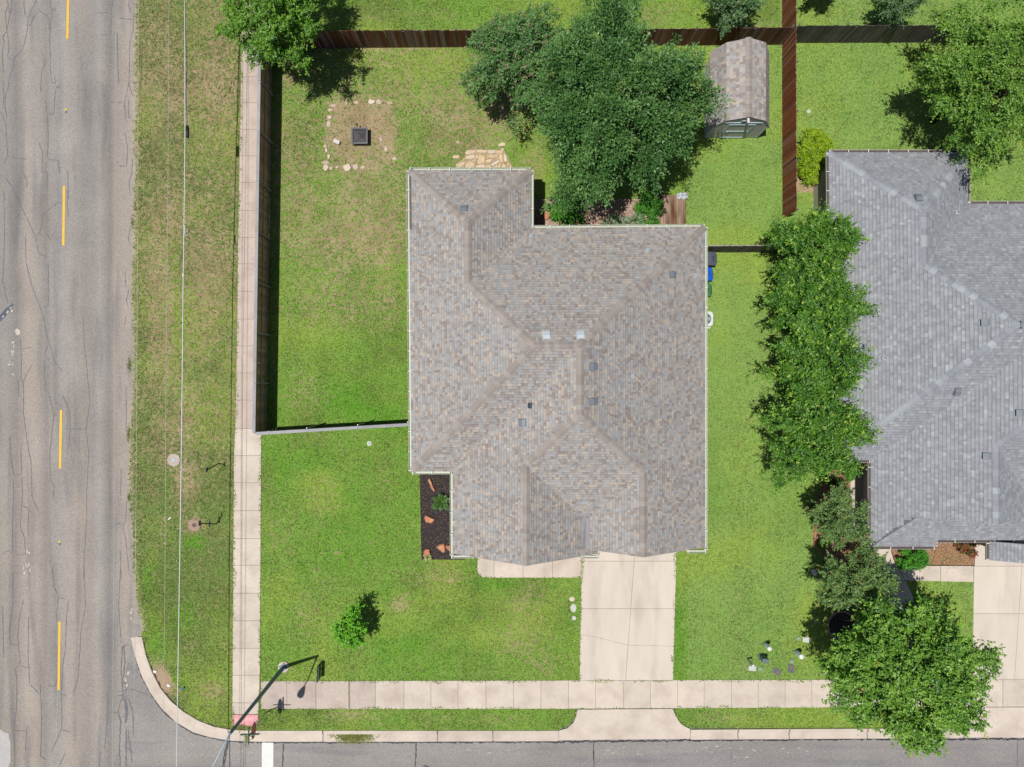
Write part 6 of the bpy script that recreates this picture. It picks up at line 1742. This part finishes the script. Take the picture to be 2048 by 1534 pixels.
hd.f += [tuple(range(9, -1, -1)), tuple(range(40, 50))]
hd.build('lamp_head', M_arm, lamp, smooth=True)

# stop sign with two street name blades, its post leaning a little
bx_, by_ = P(531.6, 1425)
ss = thing('stop_sign', 'red octagonal stop sign with green street name blades on a leaning post', 'stop sign', (bx_, by_, 0)); ss.rotation_euler = (-0.075, 0.065, 0)
MB().tube([(0, 0, -0.05), (0, 0, 2.86)], 0.03, 10).build('post', M_galv, ss)
oc = MB(); Rr = 0.38 / math.cos(math.pi / 8)
def octo(r, x): return [(x, r * math.cos(math.pi / 8 + k * math.pi / 4), 2.28 + r * math.sin(math.pi / 8 + k * math.pi / 4)) for k in range(8)]
f = octo(Rr, 0.05); bk = octo(Rr, 0.044)
oc.quad(*f); oc.quad(*bk[::-1])
for k in range(8): oc.quad(f[k], bk[k], bk[(k + 1) % 8], f[(k + 1) % 8])
plate = oc.build('sign_plate', M_red, ss)
bo = MB(); fo = octo(Rr * 0.985, 0.053); fi = octo(Rr * 0.93, 0.053)
for k in range(8): bo.quad(fo[k], fo[(k + 1) % 8], fi[(k + 1) % 8], fi[k])
bo.build('sign_border', M_signw, plate)
cu = bpy.data.curves.new('lettering', 'FONT'); cu.body = 'STOP'; cu.size = 0.34; cu.align_x = 'CENTER'; cu.align_y = 'CENTER'; cu.extrude = 0.001
to = bpy.data.objects.new('tmp_text', cu); COL.objects.link(to)
dg = bpy.context.evaluated_depsgraph_get(); tm = bpy.data.meshes.new_from_object(to.evaluated_get(dg)); bpy.data.objects.remove(to)
tm.name = 'lettering'; tm.materials.clear(); tm.materials.append(M_signw)
lo_ = bpy.data.objects.new('lettering', tm); lo_.matrix_local = Matrix(((0, 0, 1, 0.056), (0.9, 0, 0, 0), (0, 0.95, 0, 2.28), (0, 0, 0, 1))); link(lo_, plate)
for axis, z, L in (('y', 2.86, 0.74), ('x', 2.64, 0.9)):
    q = MB()
    if axis == 'y': q.box(-0.008, -L / 2, z, 0.008, L / 2, z + 0.2)
    else: q.box(-L / 2, -0.008, z, L / 2, 0.008, z + 0.2)
    bl = q.build('name_blade', M_green, ss)
    q = MB()
    for zz_ in (z + 0.006, z + 0.184):
        if axis == 'y': q.box(0.0085, -L / 2 + 0.01, zz_, 0.011, L / 2 - 0.01, zz_ + 0.01); q.box(-0.011, -L / 2 + 0.01, zz_, -0.0085, L / 2 - 0.01, zz_ + 0.01)
        else: q.box(-L / 2 + 0.01, 0.0085, zz_, L / 2 - 0.01, 0.011, zz_ + 0.01); q.box(-L / 2 + 0.01, -0.011, zz_, L / 2 - 0.01, -0.0085, zz_ + 0.01)
    q.build('blade_edge', M_signw, bl)
MB().box(-0.04, -0.04, 2.84, 0.04, 0.04, 2.88).build('bracket', M_galv, ss)

# yard sign
ys_ = thing('yard_sign', 'dark framed yard sign board standing by the sidewalk', 'sign', (*P(642, 1338), 0), math.radians(-2))
for s in (-1, 1): MB().box(-0.012, s * 0.4 - 0.012, -0.05, 0.012, s * 0.4 + 0.012, 0.74).build('stake', M_black, ys_)
bd = MB().box(-0.011, -0.388, 0.07, 0.011, 0.388, 0.73).build('board', M_navy, ys_)
MB().box(0.0112, -0.36, 0.44, 0.016, 0.36, 0.70).build('upper_panel', M_lblue, bd)
for k in range(5): MB().box(0.0112, -0.33 + k * 0.13, 0.27, 0.014, -0.25 + k * 0.13, 0.38).build('printed_block', M_lidg, bd)
MB().tube([(0, -0.4, 0.75), (0, 0.4, 0.75)], 0.014, 6).build('top_bar', M_black, ys_)

# marker posts and manholes in the verge
def marker(label, px, py, lean, h, plate_z, seed):
    t = thing('marker_post', label, 'marker post', (*P(px, py), 0)); t.rotation_euler = lean
    MB().tube([(0, 0, -0.05), (0, 0, h)], 0.028, 8).build('post', M_black, t)
    q = MB(); q.box(-0.035, -0.12, h - 0.06, -0.029, 0.12, h + 0.2); q.build('sign_plate', M_lidg, t)
    if plate_z: MB().prism([(-0.03, -0.16), (0.03, -0.16), (0.03, 0.16), (-0.03, 0.16)], plate_z, plate_z + 0.06).build('clamp', M_black, t)
    return t
marker('black leaning marker post in the verge, upper of the two', 437, 927, (0.115, -0.0, 0), 1.28, 0, 1)
marker('taller black marker post leaning beside the brown manhole', 433, 1048, (-0.215, -0.06, 0), 1.65, 0.75, 2)
def manhole(label, px, py, r, mring, mlid, rl, name='manhole'):
    t = thing(name, label, 'manhole', (*P(px, py), 0)); rr_ = random.Random(int(px))
    q = MB(); pl = [(r * S * (1 + rr_.uniform(-0.05, 0.05)) * math.cos(a), r * S * (1 + rr_.uniform(-0.05, 0.05)) * math.sin(a)) for a in np.linspace(0, 2 * math.pi, 25)[:-1]]
    q.prism(pl, -0.1, 0.045, bevel=0.02); q.build('collar', mring, t)
    MB().lathe([(rl * S, 0.044), (rl * S, 0.055), (rl * S * 0.9, 0.06)], 20).build('lid', mlid, t)
    return t
manhole('pale concrete manhole collar with a small blue grey lid in the verge', 348, 920, 13, M_conc_old, mat('blue grey lid', alb(190, 206, 214), 0.7, n=((10, 0.1),)), 4)
manhole('brown dusty manhole collar with a dark lid in the verge', 389, 1050, 13, mat('dusty concrete', alb(176, 150, 134), 0.9, n=((6, 0.15), (30, 0.15))), mat('iron lid', alb(112, 100, 94), 0.8, n=((20, 0.15),)), 4.2)
q = MB(); q.tube([(0.1 * math.cos(k * 0.314), 0.1 * math.sin(k * 0.314), 0.03) for k in range(21)], 0.02, 6, cap=False); o = q.build('hose_loop', M_yhose, None, loc=(*P(409, 1053), 0.0)); tag(o, 'small yellow hose loop beside the leaning marker post', 'hose')
q = MB(); q.box(-0.1, -0.035, 0.02, 0.1, 0.035, 0.06); o = q.build('pipe_stub', M_pedw, None, loc=(*P(340, 1036.5), 0)); o.rotation_euler = (0, 0, 0.6); bevel(o, 0.02); tag(o, 'short white pipe stub lying in the verge', 'pipe')
t = thing('cleanout', 'white round cleanout cap with a dark centre on the front lawn', 'cleanout', (*P(739, 887), 0)); MB().lathe([(0.13, -0.03), (0.13, 0.03), (0.1, 0.045)], 16).build('collar', M_lidw, t); MB().lathe([(0.03, 0.044), (0.025, 0.056)], 10).build('plug', M_black, t)
t = thing('cleanout', 'white round cleanout cap on the lawn of the neighbouring back yard', 'cleanout', (*P(1617, 223), 0)); MB().lathe([(0.1, -0.03), (0.1, 0.03), (0.08, 0.045)], 16).build('collar', M_lidw, t)
for i, (x, y, r, lab, m) in enumerate(((1144, 1198, 7, 'tan flat stone beside the driveway, top of three in line', M_stone_t), (1147, 1216, 8, 'white flat stone beside the driveway, middle of three in line', M_lidw), (1148, 1236, 6, 'small white flat stone beside the driveway, bottom of three in line', M_lidw))):
    o = stone_obj([P(x + r * 0.8 * math.cos(a), y + r * (0.75, 1.15, 0.8)[i] * math.sin(a)) for a in np.linspace(0, 2 * math.pi, 9)[:-1]], -0.02, 0.03, m, None, 'stepping_stone', 500 + i, 0.015); tag(o, lab, 'stone')
# utility boxes
def pedestal(label, px, py, h=0.75, r=0.11):
    t = thing('utility_pedestal', label, 'pedestal', (*P(px, py), 0)); MB().lathe([(r, -0.05), (r, h - 0.05)], 20).build('tube', M_ped, t, smooth=True); MB().lathe([(r * 1.06, h - 0.06), (r * 1.08, h), (r * 0.85, h + 0.035), (r * 0.3, h + 0.045)], 20).build('cap', M_pedw, t, smooth=True); return t
pedestal('round green utility pedestal with white cap, left one on the side lawn', 1529, 1287); pedestal('round green utility pedestal with white cap, right one on the side lawn', 1592, 1303, 0.72, 0.125)
t = thing('telecom_box', 'grey green telecom box with rounded shoulders between the pedestals', 'utility box', (*P(1523, 1312.5), 0), -0.08)
bevel(MB().box(-0.19, -0.13, 0, 0.19, 0.13, 0.12).build('base', M_pedg, t), 0.03); bevel(MB().box(-0.165, -0.11, 0.12, 0.165, 0.11, 0.66).build('body', M_pedg, t), 0.04, 3); MB().box(-0.07, -0.114, 0.5, 0.07, -0.105, 0.6).build('sticker', M_pedw, t)
t = thing('valve_box', 'pale rectangular lid with a grey standpipe on the side lawn', 'utility box', (*P(1504, 1336), 0), -0.12); bevel(MB().prism([(-0.2, -0.13), (0.2, -0.13), (0.2, 0.13), (-0.2, 0.13)], -0.05, 0.08).build('lid', M_lidw, t), 0.03)
t2 = thing('standpipe', 'short grey standpipe leaning beside the pale rectangular lid', 'pipe', (*P(1494, 1317), 0)); MB().tube([(0, 0, -0.05), (0.02, -0.02, 0.85)], 0.045, 12).build('pipe', M_ped, t2); MB().tube([(0.02, -0.02, 0.84), (0.021, -0.021, 0.9)], 0.055, 12).build('cap', M_pedw, t2)
t = thing('round_lid', 'small round green lid between the pale and grey lids', 'lid', (*P(1520.5, 1338), 0)); MB().lathe([(0.11, -0.02), (0.11, 0.035), (0.09, 0.045)], 18).build('lid', M_ped, t); MB().lathe([(0.02, 0.04), (0.015, 0.05)], 8, cx=0.03, cy=0.03).build('bolt', M_black, t)
for x, y, rz, lab in ((1553.5, 1343, -0.55, 'grey meter box lid with orange rust marks, tilted, left of two'), (1582, 1337, 1.5, 'grey meter box lid with an orange rust mark, upright, right of two')):
    t = thing('meter_box', lab, 'meter lid', (*P(x, y), 0), rz); bevel(MB().prism([(-0.21, -0.15), (0.21, -0.15), (0.21, 0.15), (-0.21, 0.15)], -0.05, 0.03).build('lid', M_lidg, t), 0.02)
    q = MB(); q.prism([(-0.02, -0.03), (0.06, -0.045), (0.12, -0.01), (0.08, 0.03), (0.0, 0.02)], 0.028, 0.034); q.build('rust_mark', M_rust, t); MB().lathe([(0.022, 0.03), (0.02, 0.036)], 8, cx=-0.09, cy=0.0).build('key_hole', M_black, t)
t = thing('valve_box', 'pale rectangular lid beside the big glossy tree', 'utility box', (*P(1612.5, 1279), 0), -0.08); bevel(MB().prism([(-0.2, -0.14), (0.2, -0.14), (0.2, 0.14), (-0.2, 0.14)], -0.05, 0.06).build('lid', M_lidw, t), 0.03)
for x, y, lab in ((1597, 1277, 'faint round lid left of the pale rectangular lid by the big glossy tree'), (1631, 1244, 'round bluish lid in the shade left of the tree ring'), (1583, 1323, 'faint square lid above the right grey meter lid')):
    o = MB().lathe([(0.1, -0.02), (0.1, 0.03), (0.08, 0.04)], 14).build('round_lid', M_ped, None, loc=(*P(x, y), 0)); tag(o, lab, 'lid')
# tree ring of edging bricks round the dark mulch
ring = thing('tree_ring', 'round brick edging with dark mulch left of the big glossy tree', 'tree ring', (*P(1682, 1250), 0))
MB().lathe([(0.66, -0.05), (0.66, 0.03), (0.3, 0.06)], 26).build('mulch', M_mulch, ring)
q = MB(); q.box(-0.085, -0.05, -0.02, 0.085, 0.05, 0.1); me = q.mesh('brick', mat('edging brick', alb(176, 142, 120), 0.9, n=((8, 0.15),), rnd=0.12))
for i in range(24):
    a = 2 * math.pi * i / 24; o = bpy.data.objects.new('brick', me); o.location = (0.72 * math.cos(a), 0.72 * math.sin(a), 0); o.rotation_euler = (0, 0, a + math.pi / 2); link(o, ring)
# black edging of the brown bed
e = MB(); e.tube([(*P(x, y), 0.04) for x, y in ((1782, 1096), (1783, 1106), (1787, 1118), (1794, 1129.5), (1850, 1130), (1948, 1131), (1948.5, 1098))], 0.02, 6); o = e.build('bed_edging', M_black); tag(o, 'thin dark edging strip around the brown mulch bed', 'edging')

# ------------------------------------------------------------------ overhead lines
def wire(label, pts, h, r, m, extra=None):
    t = thing('overhead_line', label, 'cable', (0, 0, 0), 0, 'overhead lines along the road')
    q = []
    for i, (x, y) in enumerate(pts): q.append((*P(x, y, h[i] if hasattr(h, '__len__') else h), h[i] if hasattr(h, '__len__') else h))
    # smooth it
    out = []
    for i in range(len(q) - 1):
        a = Vector(q[i]); c = Vector(q[i + 1])
        for k in range(6): out.append(a.lerp(c, k / 6))
    out.append(Vector(q[-1]))
    MB().tube(out, r, 6).build('cable', m, t)
    return t
w1 = wire('thick pale cable over the verge with a black splice case', [(371, -420), (369.6, 0), (370, 262), (368.8, 400), (366.5, 560), (364.5, 760), (361.5, 1000), (359, 1160), (353, 1534), (347, 1900)], [4.3, 4.0, 3.75, 3.68, 3.62, 3.6, 3.6, 3.62, 3.75, 3.95], 0.021, M_wire)
wire('thin overhead wire over the verge, left of the thick cable', [(340, -420), (338, 0), (336, 380), (332, 760), (330, 1160), (326, 1534), (322, 1900)], [5.8, 5.6, 5.5, 5.45, 5.45, 5.55, 5.7], 0.009, M_wire2)
wire('thin overhead wire above the edge of the main road', [(278, -420), (277, 0), (276, 400), (273.5, 780), (271, 1160), (267.5, 1534), (264, 1900)], 7.4, 0.009, M_wire2)
wire('thin overhead wire above the main road lane, leftmost', [(233, -420), (232, 0), (231, 400), (229.5, 760), (227.5, 1160), (225, 1534), (222, 1900)], 8.2, 0.009, M_wire2)
x0, y0 = P(374, 262, 3.75)
MB().tube([(x0, y0 + 0.26, 3.72), (x0, y0 + 0.22, 3.72), (x0 + 0.005, y0 - 0.28, 3.7), (x0 + 0.005, y0 - 0.3, 3.7)], [0.04, 0.075, 0.075, 0.05], 12).build('splice_case', M_black, w1, smooth=True)
pts = []
MB().tube([(*P(370, 0, 4.02), 4.02), (*P(370.8, 60, 3.96), 3.95), (*P(373, 130, 3.9), 3.86), (*P(371.5, 190, 3.82), 3.8), (*P(374, 235, 3.78), 3.76), (*P(374, 258, 3.75), 3.74)], 0.014, 6).build('lashed_cable', M_black, w1)
x1, y1 = P(370, 470, 3.66)
MB().tube([(x1, y1 + 0.45, 3.67), (x1 + 0.005, y1 + 0.05, 3.66)], [0.03, 0.035], 8).build('clamp', M_lead, w1); MB().tube([(x1 - 0.1, y1, 3.66), (x1 + 0.13, y1, 3.66)], 0.016, 6).build('spacer', M_lead, w1)
x2, y2 = P(366, 550, 3.62); MB().box(x2 - 0.03, y2 - 0.07, 3.6, x2 + 0.0, y2 + 0.06, 3.63).build('cable_tag', M_signw, w1)
